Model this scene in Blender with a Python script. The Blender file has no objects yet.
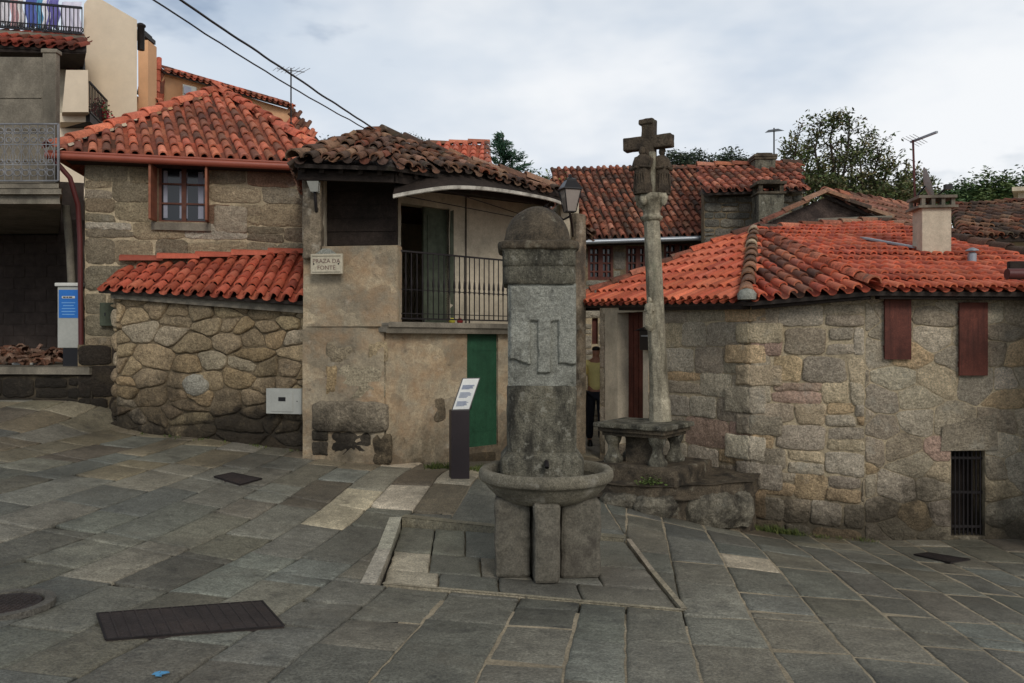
import bpy, math, random
import numpy as np
from mathutils import Vector, Matrix, noise
random.seed(7)
R = random.uniform
S = bpy.context.scene
COL = S.collection
PI = math.pi
# ---------------------------------------------------------------- camera model: eye at the origin, looking along +y
F, HX, HY = 820.0, 512.0, 341.5
def T(px, py, d):                       # a point of the place, d metres in front of the eye
    return Vector(((px-HX)/F*d, d, (HY-py)/F*d))
def X(px, d): return (px-HX)/F*d
def Z(py, d): return (HY-py)/F*d
def lin(r, g, b):
    f = lambda c: (c/255/12.92) if c/255 <= .04045 else ((c/255+.055)/1.055)**2.4
    return (f(r), f(g), f(b))
def jit(c, a=.12, h=.03):
    k = 1+R(-a, a)
    return tuple(max(.003, x*k*(1+R(-h, h))) for x in c)
# ---------------------------------------------------------------- mesh collector
class MB:
    def __init__(s): s.v = []; s.f = []; s.c = []; s.m = []; s.s = []
    def add(s, vs, fs, col=(1,1,1), mat=0, smooth=False):
        b = len(s.v); s.v += [tuple(p) for p in vs]
        for f in fs:
            s.f.append([b+i for i in f]); s.c.append(col); s.m.append(mat); s.s.append(smooth)
    def box(s, c, size, rot=0, col=(1,1,1), mat=0, M=None):
        hx, hy, hz = size[0]/2, size[1]/2, size[2]/2
        if M is None: M = Matrix.Rotation(rot, 3, 'Z')
        vs = [Vector(c)+M@Vector((x*hx, y*hy, z*hz)) for x in (-1,1) for y in (-1,1) for z in (-1,1)]
        s.add(vs, [(0,1,3,2),(4,6,7,5),(0,4,5,1),(2,3,7,6),(0,2,6,4),(1,5,7,3)], col, mat)
    def span(s, a, b, col=(1,1,1), mat=0):      # axis aligned box from corner a to corner b
        s.box([(a[i]+b[i])/2 for i in range(3)], [abs(b[i]-a[i]) for i in range(3)], 0, col, mat)
    def beam(s, p, q, w, h, col=(1,1,1), mat=0):    # bar from p to q, w wide, h high
        p = Vector(p); q = Vector(q); d = q-p; L = d.length; d.normalize()
        up = Vector((0,0,1)) if abs(d.z) < .95 else Vector((0,1,0))
        r = d.cross(up).normalized(); u = r.cross(d)
        M = Matrix((r, d, u)).transposed()
        s.box((p+q)/2, (w, L, h), 0, col, mat, M)
    def tube(s, pts, rad, seg=8, col=(1,1,1), mat=0, caps=True):
        pts = [Vector(p) for p in pts]; n = len(pts)
        if not hasattr(rad, '__len__'): rad = [rad]*n
        vs = []; ref = None
        for i, p in enumerate(pts):
            d = (pts[min(i+1, n-1)]-pts[max(i-1, 0)]).normalized()
            if ref is None: ref = Vector((0,0,1)) if abs(d.z) < .9 else Vector((1,0,0))
            a = d.cross(ref).normalized(); b = a.cross(d).normalized(); ref = b
            for k in range(seg):
                t = 2*PI*k/seg
                vs.append(p+(a*math.cos(t)+b*math.sin(t))*rad[i])
        fs = [(i*seg+k, i*seg+(k+1) % seg, (i+1)*seg+(k+1) % seg, (i+1)*seg+k) for i in range(n-1) for k in range(seg)]
        s.add(vs, fs, col, mat, True)
        if caps: s.add(vs[:seg], [tuple(range(seg))[::-1]], col, mat); s.add(vs[-seg:], [tuple(range(seg))], col, mat)
    def lathe(s, prof, c, seg=32, col=(1,1,1), mat=0, a0=0):
        vs = []; n = len(prof)
        for r, z in prof:
            for k in range(seg):
                t = a0+2*PI*k/seg; vs.append((c[0]+r*math.cos(t), c[1]+r*math.sin(t), c[2]+z))
        fs = [(i*seg+k, i*seg+(k+1) % seg, (i+1)*seg+(k+1) % seg, (i+1)*seg+k) for i in range(n-1) for k in range(seg)]
        s.add(vs, fs, col, mat, seg > 8)
        s.add(vs[:seg], [tuple(range(seg))[::-1]], col, mat); s.add(vs[-seg:], [tuple(range(seg))], col, mat)
    def rsq(s, prof, c, rot=0, seg=40, col=(1,1,1), mat=0, pw=5, smooth=True):   # rounded square loft: prof rows (half width, z)
        vs = []; n = len(prof)
        for row in prof:
            w, z = row[0], row[1]; wy = row[2] if len(row) > 2 else w; q = row[3] if len(row) > 3 else pw
            for k in range(seg):
                t = 2*PI*k/seg; ct, st = math.cos(t), math.sin(t)
                m = (abs(ct)**q+abs(st)**q)**(-1/q)
                x, y = ct*m*w, st*m*wy
                vs.append((c[0]+x*math.cos(rot)-y*math.sin(rot), c[1]+x*math.sin(rot)+y*math.cos(rot), c[2]+z))
        fs = [(i*seg+k, i*seg+(k+1) % seg, (i+1)*seg+(k+1) % seg, (i+1)*seg+k) for i in range(n-1) for k in range(seg)]
        s.add(vs, fs, col, mat, smooth)
        s.add(vs[:seg], [tuple(range(seg))[::-1]], col, mat); s.add(vs[-seg:], [tuple(range(seg))], col, mat)
    def prism(s, poly, off, col=(1,1,1), mat=0):    # 3-D polygon extruded by vector off
        n = len(poly); poly = [Vector(p) for p in poly]; off = Vector(off)
        vs = poly+[p+off for p in poly]
        s.add(vs, [tuple(range(n)), tuple(range(2*n-1, n-1, -1))]+[(i, (i+1) % n, n+(i+1) % n, n+i) for i in range(n)], col, mat)
    def build(s, name, mats, parent=None, bevel=0, rough=None, weld=False):
        if not isinstance(mats, (list, tuple)): mats = [mats]
        org = WORLD.get(parent.name, (0,0,0)) if parent else (0,0,0)
        if parent is None and s.v:
            a = np.array(s.v); org = (float((a[:,0].min()+a[:,0].max())/2), float((a[:,1].min()+a[:,1].max())/2), float(a[:,2].min()))
        me = bpy.data.meshes.new(name)
        me.from_pydata([(p[0]-org[0], p[1]-org[1], p[2]-org[2]) for p in s.v], [], s.f)
        for m in mats: me.materials.append(m)
        me.polygons.foreach_set('material_index', s.m)
        me.polygons.foreach_set('use_smooth', s.s)
        at = me.color_attributes.new('Col', 'FLOAT_COLOR', 'CORNER')
        cols = []
        for f, c in zip(s.f, s.c): cols += [c[0], c[1], c[2], 1.0]*len(f)
        at.data.foreach_set('color', cols)
        me.update()
        o = bpy.data.objects.new(name, me); COL.objects.link(o)
        if parent: o.parent = parent
        else: o.location = org
        WORLD[o.name] = org
        if bevel:
            b = o.modifiers.new('edge', 'BEVEL'); b.width = bevel; b.segments = 2; b.limit_method = 'ANGLE'; b.angle_limit = .6
        if rough:
            lv, st, size = rough
            if lv:
                q = o.modifiers.new('sub', 'SUBSURF'); q.subdivision_type = 'SIMPLE'; q.levels = lv; q.render_levels = lv
            tx = bpy.data.textures.new(name+'_wear', 'CLOUDS'); tx.noise_scale = size; tx.noise_depth = 3
            d = o.modifiers.new('wear', 'DISPLACE'); d.texture = tx; d.strength = st; d.mid_level = .5; d.texture_coords = 'LOCAL'
        return o
WORLD = {}
def root(name, loc, label, cat, group=None):
    o = bpy.data.objects.new(name, None); COL.objects.link(o); o.location = loc; o.empty_display_size = .1
    WORLD[o.name] = tuple(loc); return tag(o, label, cat, group)
def tag(o, label=None, cat=None, group=None, kind=None):
    if label: o['label'] = label
    if cat: o['category'] = cat
    if group: o['group'] = group
    if kind: o['kind'] = kind
    return o
def copy_tree(o, off, label, parent=None):
    c = o.copy(); COL.objects.link(c)
    if parent: c.parent = parent
    else:
        c.location = Vector(o.location)+Vector(off)
        if label: c['label'] = label
    for ch in o.children: copy_tree(ch, off, None, c)
    return c
# ---------------------------------------------------------------- materials
def nd(nt, t, **k):
    n = nt.nodes.new(t)
    for a, b in k.items(): setattr(n, a, b)
    return n
def mat(name, base=(.3,.3,.3), attr=False, rough=.85, grain=(30, .35), blotch=(2.5, .3), bump=(25, .25), stains=(), spec=.25, metal=0, streak=None, fine=None, cells=None, foot_dark=None):
    """base or per-face colour, times grain and blotch noise, plus stains [(colour, scale, low, high, strength)]"""
    m = bpy.data.materials.new(name); m.use_nodes = True; nt = m.node_tree; L = nt.links
    bs = nt.nodes['Principled BSDF']; bs.inputs['Roughness'].default_value = rough; bs.inputs['Metallic'].default_value = metal
    bs.inputs['Specular IOR Level'].default_value = spec
    tc = nd(nt, 'ShaderNodeTexCoord'); vec = tc.outputs['Object']
    if attr:
        a = nd(nt, 'ShaderNodeAttribute', attribute_name='Col'); cur = a.outputs['Color']
        if base != (.3,.3,.3):
            mx = nd(nt, 'ShaderNodeMix', data_type='RGBA', blend_type='MULTIPLY'); mx.inputs[0].default_value = 1
            L.new(cur, mx.inputs[6]); mx.inputs[7].default_value = (*base, 1); cur = mx.outputs[2]
    else:
        c = nd(nt, 'ShaderNodeRGB'); c.outputs[0].default_value = (*base, 1); cur = c.outputs[0]
    def noisef(scale, detail=4, rough_=.6, v=None):
        n = nd(nt, 'ShaderNodeTexNoise'); n.inputs['Scale'].default_value = scale; n.inputs['Detail'].default_value = detail
        n.inputs['Roughness'].default_value = rough_; L.new(v or vec, n.inputs['Vector']); return n.outputs['Fac']
    def mulr(cur, fac, amt, lo=.3, hi=.7):
        mr = nd(nt, 'ShaderNodeMapRange'); mr.inputs[1].default_value = lo; mr.inputs[2].default_value = hi
        mr.inputs[3].default_value = 1-amt; mr.inputs[4].default_value = 1+amt; L.new(fac, mr.inputs[0])
        mx = nd(nt, 'ShaderNodeMix', data_type='RGBA', blend_type='MULTIPLY'); mx.inputs[0].default_value = 1
        L.new(cur, mx.inputs[6]); L.new(mr.outputs[0], mx.inputs[7]); return mx.outputs[2]
    if grain: cur = mulr(cur, noisef(grain[0], 6, .75), grain[1])
    if fine: cur = mulr(cur, noisef(fine[0], 3, .8), fine[1], .35, .65)
    if blotch: cur = mulr(cur, noisef(blotch[0], 3), blotch[1])
    if cells:                           # courses of the stones showing faintly through the render
        ns = nd(nt, 'ShaderNodeTexNoise'); ns.inputs['Scale'].default_value = 3; L.new(vec, ns.inputs['Vector'])
        ad = nd(nt, 'ShaderNodeVectorMath', operation='MULTIPLY_ADD'); L.new(ns.outputs['Color'], ad.inputs[0]); ad.inputs[1].default_value = (.35,.35,.35); L.new(vec, ad.inputs[2])
        mp = nd(nt, 'ShaderNodeMapping'); mp.inputs['Scale'].default_value = cells[0]; L.new(ad.outputs[0], mp.inputs[0])
        vo = nd(nt, 'ShaderNodeTexVoronoi'); vo.inputs['Scale'].default_value = 1; vo.inputs['Randomness'].default_value = .75; L.new(mp.outputs[0], vo.inputs['Vector'])
        sp = nd(nt, 'ShaderNodeSeparateColor'); L.new(vo.outputs['Color'], sp.inputs[0])
        mr = nd(nt, 'ShaderNodeMapRange'); mr.inputs[3].default_value = 0; mr.inputs[4].default_value = cells[2]; L.new(sp.outputs[0], mr.inputs[0])
        mx = nd(nt, 'ShaderNodeMix', data_type='RGBA'); L.new(mr.outputs[0], mx.inputs[0]); L.new(cur, mx.inputs[6]); mx.inputs[7].default_value = (*cells[1], 1); cur = mx.outputs[2]
    for st in stains:
        v = vec
        if len(st) > 5:
            mp = nd(nt, 'ShaderNodeMapping'); mp.inputs['Scale'].default_value = st[5]; L.new(vec, mp.inputs[0]); v = mp.outputs[0]
        f = noisef(st[1], 5, .65, v)
        mr = nd(nt, 'ShaderNodeMapRange'); mr.inputs[1].default_value = st[2]; mr.inputs[2].default_value = st[3]
        mr.inputs[3].default_value = 0; mr.inputs[4].default_value = st[4]; L.new(f, mr.inputs[0])
        mx = nd(nt, 'ShaderNodeMix', data_type='RGBA'); L.new(mr.outputs[0], mx.inputs[0]); L.new(cur, mx.inputs[6])
        mx.inputs[7].default_value = (*st[0], 1); cur = mx.outputs[2]
    if foot_dark:                            # darker colour in ragged patches towards the foot of the wall
        col_, z0_, z1_, k_ = foot_dark
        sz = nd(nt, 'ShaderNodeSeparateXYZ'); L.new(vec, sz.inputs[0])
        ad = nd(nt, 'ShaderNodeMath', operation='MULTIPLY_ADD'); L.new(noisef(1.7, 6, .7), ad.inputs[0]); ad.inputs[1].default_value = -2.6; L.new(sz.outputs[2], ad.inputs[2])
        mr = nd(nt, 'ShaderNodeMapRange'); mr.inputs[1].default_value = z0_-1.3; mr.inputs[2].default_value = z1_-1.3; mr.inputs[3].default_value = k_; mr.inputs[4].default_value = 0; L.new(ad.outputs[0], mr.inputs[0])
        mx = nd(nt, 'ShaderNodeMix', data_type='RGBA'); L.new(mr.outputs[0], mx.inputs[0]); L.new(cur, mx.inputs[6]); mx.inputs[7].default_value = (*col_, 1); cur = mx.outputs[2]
    L.new(cur, bs.inputs['Base Color'])
    if bump:
        b = nd(nt, 'ShaderNodeBump'); b.inputs['Strength'].default_value = bump[1]; b.inputs['Distance'].default_value = bump[2] if len(bump) > 2 else .02
        L.new(noisef(bump[0], 7, .7), b.inputs['Height']); L.new(b.outputs[0], bs.inputs['Normal'])
    return m
def plain(name, c, rough=.6, metal=0, spec=.4): return mat(name, c, rough=rough, metal=metal, spec=spec, grain=(40, .08), blotch=(4, .1), bump=None)
MOSS = lin(62,64,40); LICH = lin(150,150,135); SOOT = lin(34,32,29)
M = {}
M['stone'] = mat('granite_masonry', attr=True, grain=(16, .3), fine=(50, .38), blotch=(1.8, .16), bump=(15, 1.0, .07), stains=[(lin(84,76,62), 1.1, .52, .8, .55), (lin(176,172,158), 3.0, .6, .76, .5), (lin(150,128,100), 1.6, .6, .78, .3), (lin(60,56,50), 4.5, .6, .74, .5)], foot_dark=(lin(58,52,42), .15, 1.0, .85))
M['rubble'] = mat('rubble_granite', attr=True, grain=(15, .34), fine=(45, .38), blotch=(2.2, .2), bump=(14, 1.0, .08), stains=[(lin(56,50,42), 1.4, .56, .74, .7), (lin(165,160,145), 4, .67, .78, .5), (lin(108,96,70), 2.3, .58, .75, .3)], foot_dark=(lin(42,37,31), .15, .95, .92))
M['weathered_pier'] = mat('weathered_pier', lin(138,124,104), grain=(12, .35), fine=(50, .3), blotch=(2, .3), bump=(16, .9, .04), stains=[(lin(72,66,58), 2.6, .45, .62, .85, (1,1,.6)), (lin(178,168,150), 5, .56, .7, .7), (lin(132,104,76), 3.3, .58, .7, .6)])
M['mortar'] = mat('lime_mortar', lin(176,160,132), grain=(18, .3), fine=(60, .25), blotch=(2, .3), bump=(20, .7, .03), stains=[(lin(90,82,68), 1.3, .54, .76, .6)], foot_dark=(lin(50,45,37), .15, 1.0, .85))
M['mortar_dark'] = mat('earthy_mortar', lin(118,104,82), grain=(18, .4), fine=(60, .3), blotch=(2, .3), bump=(20, .8, .03), stains=[(lin(66,58,48), 1.3, .5, .74, .7)], foot_dark=(lin(40,36,30), .05, .75, .88))
M['plaster'] = mat('old_ochre_plaster', lin(190,173,144), grain=(14, .28), fine=(50, .24), blotch=(1.6, .2), bump=(9, .8, .04), cells=((2.4,2.4,3.8), lin(122,112,96), .55), stains=[(lin(122,116,104), 1.5, .38, .85, .7), (lin(78,68,56), .9, .48, .85, .8), (lin(172,128,84), 2.6, .44, .84, .7), (lin(196,186,168), 6, .6, .8, .6), (lin(70,60,50), 9, .6, .76, .6)], foot_dark=(lin(70,62,50), -.1, .7, .8))
M['pale_plaster'] = mat('pale_plaster', lin(192,180,158), grain=(10, .15), fine=(50, .1), blotch=(1.3, .15), bump=(8, .3, .02), stains=[(lin(110,100,88), 1.1, .5, .75, .6), (lin(90,80,70), 3, .66, .75, .5)])
M['tile'] = mat('clay_tile', attr=True, rough=.8, grain=(16, .3), fine=(60, .2), blotch=(1.2, .2), bump=(30, .3, .01), stains=[(lin(58,44,38), 5, .56, .72, .6)])
M['tile_new'] = mat('newer_clay_tile', attr=True, rough=.75, grain=(14, .16), fine=(50, .12), blotch=(.9, .14), bump=(30, .2, .01), stains=[(lin(104,62,48), 3.2, .54, .76, .6), (lin(66,52,44), 7, .62, .76, .6), (lin(196,160,130), 9, .66, .78, .35)])
M['tile_old'] = mat('mossy_clay_tile', attr=True, rough=.9, grain=(16, .35), fine=(60, .35), blotch=(1.5, .25), bump=(30, .5, .015), stains=[(lin(50,42,36), 3, .5, .65, .65), (lin(150,135,118), 6, .62, .72, .6), (MOSS, 2.2, .58, .7, .5)])
M['wood_dark'] = mat('dark_old_wood', lin(46,38,33), grain=(12, .4), fine=(60, .3), bump=(30, .4, .01))
M['wood_red'] = mat('oxblood_painted_wood', lin(92,50,40), rough=.6, grain=(10, .3), fine=(60, .2), blotch=(2, .35), bump=(30, .3, .008), stains=[(lin(60,34,28), 2.4, .48, .7, .7, (8, 8, .6))])
M['wood_frame'] = mat('dark_stained_window_wood', lin(98,60,46), rough=.55, grain=(10, .2), bump=(30, .2, .008))
M['wood_brown'] = mat('brown_varnished_wood', lin(134,84,62), rough=.55, grain=(10, .2), bump=(30, .2, .008))
M['wood_gray'] = mat('weathered_wood', lin(120,112,100), grain=(14, .4), fine=(60, .3), blotch=(2, .3), bump=(20, .5, .015), stains=[(lin(60,54,46), 4, .5, .65, .7, (1, 1, .2))])
M['green'] = mat('green_painted_wood', lin(40,76,54), rough=.55, grain=(10, .2), fine=(50, .12), blotch=(2, .2), bump=(20, .2, .01), stains=[(lin(34,62,44), 2.2, .5, .7, .6, (6, 6, .6))])
M['green_gray'] = mat('faded_green_door', lin(78,84,70), grain=(10, .2), bump=(20, .2, .01), stains=[(lin(58,56,46), 2.2, .5, .7, .6, (4, 4, .6))])
M['iron'] = mat('wrought_iron', lin(42,38,38), rough=.55, metal=.3, grain=(30, .3), bump=None)
M['iron_gray'] = mat('grey_painted_iron', lin(128,128,130), rough=.5, metal=.2, grain=(30, .2), bump=None)
M['black'] = plain('black_paint', lin(28,26,27), .35)
M['white'] = plain('white_paint', lin(205,203,195), .5)
M['metal_gray'] = plain('grey_enamel', lin(168,168,160), .5)
M['zinc'] = plain('zinc_sheet', lin(150,155,160), .4, .5)
M['gutter'] = plain('red_brown_gutter', lin(150,80,62), .4)
M['gutter_dark'] = plain('dark_red_downpipe', lin(86,38,36), .45)
M['cream'] = mat('cream_render', lin(226,208,182), grain=(6, .05), blotch=(.6, .1), bump=(20, .1, .01), stains=[(lin(190,178,160), 1.2, .55, .8, .6, (1, 1, .15))])
M['orange'] = mat('apricot_render', lin(216,168,128), grain=(6, .06), blotch=(.6, .1), bump=(20, .1, .01), stains=[(lin(180,150,125), 1.2, .55, .8, .5, (1, 1, .2))])
M['concrete'] = mat('stained_concrete', lin(128,120,106), grain=(8, .2), fine=(50, .2), blotch=(1, .25), bump=(16, .4, .015), stains=[(lin(72,68,60), 1.2, .48, .7, .75, (1, 1, .35)), (lin(150,145,130), 3, .6, .75, .4)])
M['dark_wall'] = mat('dark_block_wall', lin(74,64,58), grain=(8, .25), blotch=(1, .3), bump=(10, .5, .03))  # plain dark block colour for the porch and the passage
M['granite'] = mat('fountain_granite', lin(112,108,94), grain=(26, .4), fine=(80, .45), blotch=(4, .25), bump=(34, .9, .03), stains=[(lin(104,92,66), 3.4, .55, .74, .5), (lin(40,38,34), 3.2, .44, .62, .85, (1.6,1.6,.55)), (lin(158,155,142), 13, .57, .68, .6), (lin(30,29,27), 7, .6, .72, .7, (1,1,.4))])
M['basin_granite'] = mat('worn_basin_granite', lin(120,114,99), grain=(26, .3), fine=(80, .4), blotch=(3, .25), bump=(40, .7, .015), stains=[(lin(66,62,54), 2.6, .5, .72, .75), (lin(172,168,156), 6, .56, .72, .6), (lin(112,96,68), 3.4, .6, .76, .4)])
M['granite_pale'] = mat('carved_pale_granite', lin(142,142,132), grain=(30, .32), fine=(85, .42), blotch=(4, .15), bump=(40, .8, .02), stains=[(lin(78,77,68), 3.5, .5, .72, .7), (lin(52,50,45), 6, .6, .72, .7, (1,1,.35)), (lin(176,174,162), 11, .6, .72, .5)])
M['granite_dark'] = mat('mossy_dark_granite', lin(90,80,66), grain=(26, .4), fine=(70, .4), blotch=(4, .3), bump=(30, .7, .025), stains=[(lin(34,32,29), 3.4, .45, .64, .8), (lin(132,128,112), 8, .6, .72, .7)])
M['granite_warm'] = mat('worn_warm_granite', lin(102,97,86), grain=(20, .36), fine=(70, .25), blotch=(3, .25), bump=(26, .5, .02), stains=[(lin(52,46,42), 2.4, .5, .7, .7)])
M['cross'] = mat('lichened_cross_stone', lin(156,148,128), grain=(20, .34), fine=(60, .3), blotch=(4, .25), bump=(26, .7, .02), stains=[(lin(62,56,42), 2.4, .46, .64, .75, (2, 2, .5)), (lin(92,98,76), 5, .56, .7, .6)])
M['cross_dark'] = mat('blackened_cross_stone', lin(92,80,66), grain=(20, .45), fine=(60, .4), blotch=(5, .3), bump=(24, .9, .03), stains=[(lin(40,35,30), 5, .45, .6, .8), (lin(104,110,88), 8, .6, .7, .6)])
M['glass'] = mat('window_glass', lin(32,34,38), rough=.12, spec=.6, grain=None, blotch=None, bump=None)
M['curtain'] = plain('net_curtain', lin(150,152,165), .9)
M['paving'] = mat('worn_granite_slabs', base=(1.16,1.16,1.10), attr=True, rough=.47, spec=.35, grain=(11, .3), fine=(60, .45), blotch=(1.1, .25), bump=(28, .9, .022), stains=[(lin(56,56,53), .8, .48, .72, .65), (lin(112,104,90), 1.7, .54, .78, .45), (lin(44,45,46), 4.2, .58, .74, .55), (lin(122,120,112), 7, .62, .78, .35)])
M['joint'] = mat('joint_sand', attr=True, rough=.9, grain=(14, .3), fine=(60, .3), blotch=(1, .3), bump=(30, .5, .01))
M['leaf'] = mat('leaf', attr=True, rough=.6, grain=None, blotch=None, bump=None)
M['bark'] = mat('bark', lin(72,64,56), grain=(10, .3), bump=(20, .6, .02))
M['grass'] = mat('weeds', attr=True, rough=.7, grain=None, blotch=None, bump=None)
M['cloth'] = mat('cloth', attr=True, rough=.9, grain=None, blotch=(3, .06), bump=None)
M['skin'] = plain('skin', lin(180,130,105), .6)
M['shirt'] = plain('yellow_shirt', lin(240,224,148), .9)
M['trousers'] = plain('dark_trousers', lin(36,36,44), .9)
M['hair'] = plain('dark_hair', lin(36,30,26), .7)
M['water'] = mat('still_water', lin(28,26,22), rough=.06, spec=.5, grain=None, blotch=None, bump=(6, .1, .01))
# ---------------------------------------------------------------- ground height: thin plate through surveyed points
CP = [(-9.2,15,-.93),(-7.8,13.2,-.9),(X(60,12.9),12.9,Z(398,12.9)),(-6.4,12.5,-.93),(X(116,12.1),12.1,Z(427,12.1)),(X(200,11.8),11.8,Z(437,11.8)),
      (X(305,11.4),11.4,Z(451,11.4)),(X(385,10.8),10.8,Z(466,10.8)),(X(460,10.2),10.2,Z(474,10.2)),(X(520,11.2),11.2,-1.85),
      (X(600,9.7),9.7,Z(499,9.7)),(X(690,9.6),9.6,Z(522,9.6)),(X(752,10.4),10.4,Z(528,10.4)),(X(865,9.8),9.8,Z(541,9.8)),(X(1024,9.7),9.7,Z(541,9.7)),
      (-1.2,8.7,-1.855),(-1.05,6.4,-1.89),(1.25,5.9,-1.93),(1.15,7.9,-1.93),(.3,8.7,-1.89),(0,0,-1.7),(-2.7,4.2,-1.70),(0,4.2,-1.78),(2.6,4.3,-1.86),
      (-5,7,-1.52),(-4,9,-1.55),(4,6.5,-2.1),(1.3,13.5,-1.85),(1.6,16,-1.8),(8,9,-2.4),(7,6,-2.25),(-9,8,-1.1),(-9,4,-1.3),
      (-20,10,-.4),(20,10,-2.8),(0,30,-1.6),(-25,30,0.),(25,30,-2.5),(0,-12,-1.5),(-15,-10,-1),(15,-10,-2)]
_P = np.array(CP)
def _phi(r2): return np.where(r2 > 1e-9, r2*np.log(np.maximum(r2, 1e-9)), 0)
_n = len(_P); _K = _phi(((_P[:,None,:2]-_P[None,:,:2])**2).sum(2))+np.eye(_n)*.25
_A = np.zeros((_n+3, _n+3)); _A[:_n,:_n] = _K; _A[:_n,_n] = 1; _A[:_n,_n+1:] = _P[:,:2]; _A[_n,:_n] = 1; _A[_n+1:,:_n] = _P[:,:2].T
_W = np.linalg.solve(_A, np.concatenate([_P[:,2], np.zeros(3)]))
def gzn(x, y):
    x = np.clip(np.asarray(x, float), -25, 25); y = np.clip(np.asarray(y, float), -12, 30)
    r2 = (x[...,None]-_P[:,0])**2+(y[...,None]-_P[:,1])**2
    return (_phi(r2)*_W[:_n]).sum(-1)+_W[_n]+_W[_n+1]*x+_W[_n+2]*y
def gz(x, y): return float(gzn(np.array([x]), np.array([y]))[0])
# ---------------------------------------------------------------- 2-D polygon tools
def clip_half(poly, p, n):              # keep the side where (q-p).n <= 0
    out = []; k = len(poly)
    for i in range(k):
        a, b = poly[i], poly[(i+1) % k]
        da = (a[0]-p[0])*n[0]+(a[1]-p[1])*n[1]; db = (b[0]-p[0])*n[0]+(b[1]-p[1])*n[1]
        if da <= 0: out.append(a)
        if (da < 0 < db) or (db < 0 < da):
            t = da/(da-db); out.append((a[0]+(b[0]-a[0])*t, a[1]+(b[1]-a[1])*t))
    return out
def area(p): return .5*sum(p[i][0]*p[(i+1) % len(p)][1]-p[(i+1) % len(p)][0]*p[i][1] for i in range(len(p)))
def cut_hole(poly, hole):               # convex hole (counter-clockwise): keep the largest piece of poly outside it
    q = poly
    for i in range(len(hole)):
        a, b = hole[i], hole[(i+1) % len(hole)]; q = clip_half(q, a, (b[1]-a[1], a[0]-b[0]))
        if len(q) < 3: return poly
    if abs(area(q)) < 1e-5: return poly
    best = []; ba = 0
    for i in range(len(hole)):
        a, b = hole[i], hole[(i+1) % len(hole)]; c = clip_half(poly, a, (a[1]-b[1], b[0]-a[0]))
        if len(c) > 2 and abs(area(c)) > ba: best = c; ba = abs(area(c))
    return best
def cut_all(poly, hole):                # every piece of poly outside a convex counter-clockwise hole
    out = []; rest = poly
    for i in range(len(hole)):
        a, b = hole[i], hole[(i+1) % len(hole)]; n = (b[1]-a[1], a[0]-b[0])
        o = clip_half(rest, a, (-n[0], -n[1]))
        if len(o) > 2 and abs(area(o)) > .004: out.append(o)
        rest = clip_half(rest, a, n)
        if len(rest) < 3: break
    return out
def inset(poly, g):                     # shrink a convex polygon by g
    if area(poly) < 0: poly = poly[::-1]
    q = poly; k = len(poly)
    for i in range(k):
        a, b = poly[i], poly[(i+1) % k]; l = math.hypot(b[0]-a[0], b[1]-a[1])
        if l < 1e-6: continue
        n = ((b[1]-a[1])/l, (a[0]-b[0])/l); q = clip_half(q, (a[0]-n[0]*g, a[1]-n[1]*g), n)
        if len(q) < 3: return []
    return q
def chaikin(poly, r=.25, it=2):
    for _ in range(it):
        o = []
        for i in range(len(poly)):
            a, b = poly[i], poly[(i+1) % len(poly)]
            o += [(a[0]+(b[0]-a[0])*r, a[1]+(b[1]-a[1])*r), (a[0]+(b[0]-a[0])*(1-r), a[1]+(b[1]-a[1])*(1-r))]
        poly = o
    return poly
def resample(poly, step):
    o = []
    for i in range(len(poly)):
        a, b = poly[i], poly[(i+1) % len(poly)]; l = math.hypot(b[0]-a[0], b[1]-a[1]); n = max(1, int(l/step))
        o += [(a[0]+(b[0]-a[0])*j/n, a[1]+(b[1]-a[1])*j/n) for j in range(n)]
    return o
def inside(p, poly):
    c = False; k = len(poly)
    for i in range(k):
        a, b = poly[i], poly[i-1]
        if (a[1] > p[1]) != (b[1] > p[1]) and p[0] < (b[0]-a[0])*(p[1]-a[1])/(b[1]-a[1])+a[0]: c = not c
    return c
def coursed(w, h, hs, ws, jt=.012):     # courses of squared stones
    out = []; v = 0
    while v < h:
        dh = min(R(*hs), h-v+.02); u = -R(0, .2)
        while u < w:
            dw = R(*ws)
            if random.random() < .18 and dh > .2:
                m = v+dh*R(.4, .6); out += [[(u,v),(u+dw,v),(u+dw,m),(u,m)], [(u,m),(u+dw,m),(u+dw,v+dh),(u,v+dh)]]
            else: out.append([(u,v),(u+dw,v),(u+dw,v+dh),(u,v+dh)])
            u += dw
        v += dh
    out = [[(x+R(-jt,jt), y+R(-jt,jt)) for x, y in p] for p in out]
    return out
def voronoi(w, h, sx, sz, jt=.42, drop=.0):
    seeds = []; v = -sz; r = 0
    while v < h+sz:
        u = -sx+(r % 2)*sx*.5
        while u < w+sx:
            if random.random() > drop: seeds.append((u+R(-jt,jt)*sx, v+R(-jt,jt)*sz))
            u += sx*R(.65, 1.4)
        v += sz; r += 1
    k = sx/sz; out = []
    for i, a in enumerate(seeds):
        poly = [(a[0]-sx*1.6,a[1]-sz*1.6),(a[0]+sx*1.6,a[1]-sz*1.6),(a[0]+sx*1.6,a[1]+sz*1.6),(a[0]-sx*1.6,a[1]+sz*1.6)]
        for j, b in enumerate(seeds):
            if i == j or abs(a[0]-b[0]) > 3.2*sx or abs(a[1]-b[1]) > 3.2*sz: continue
            m = ((a[0]+b[0])/2, (a[1]+b[1])/2); n = ((b[0]-a[0]), (b[1]-a[1])*k*k)
            poly = clip_half(poly, m, n)
            if len(poly) < 3: break
        if len(poly) > 2: out.append(poly)
    return out
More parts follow.
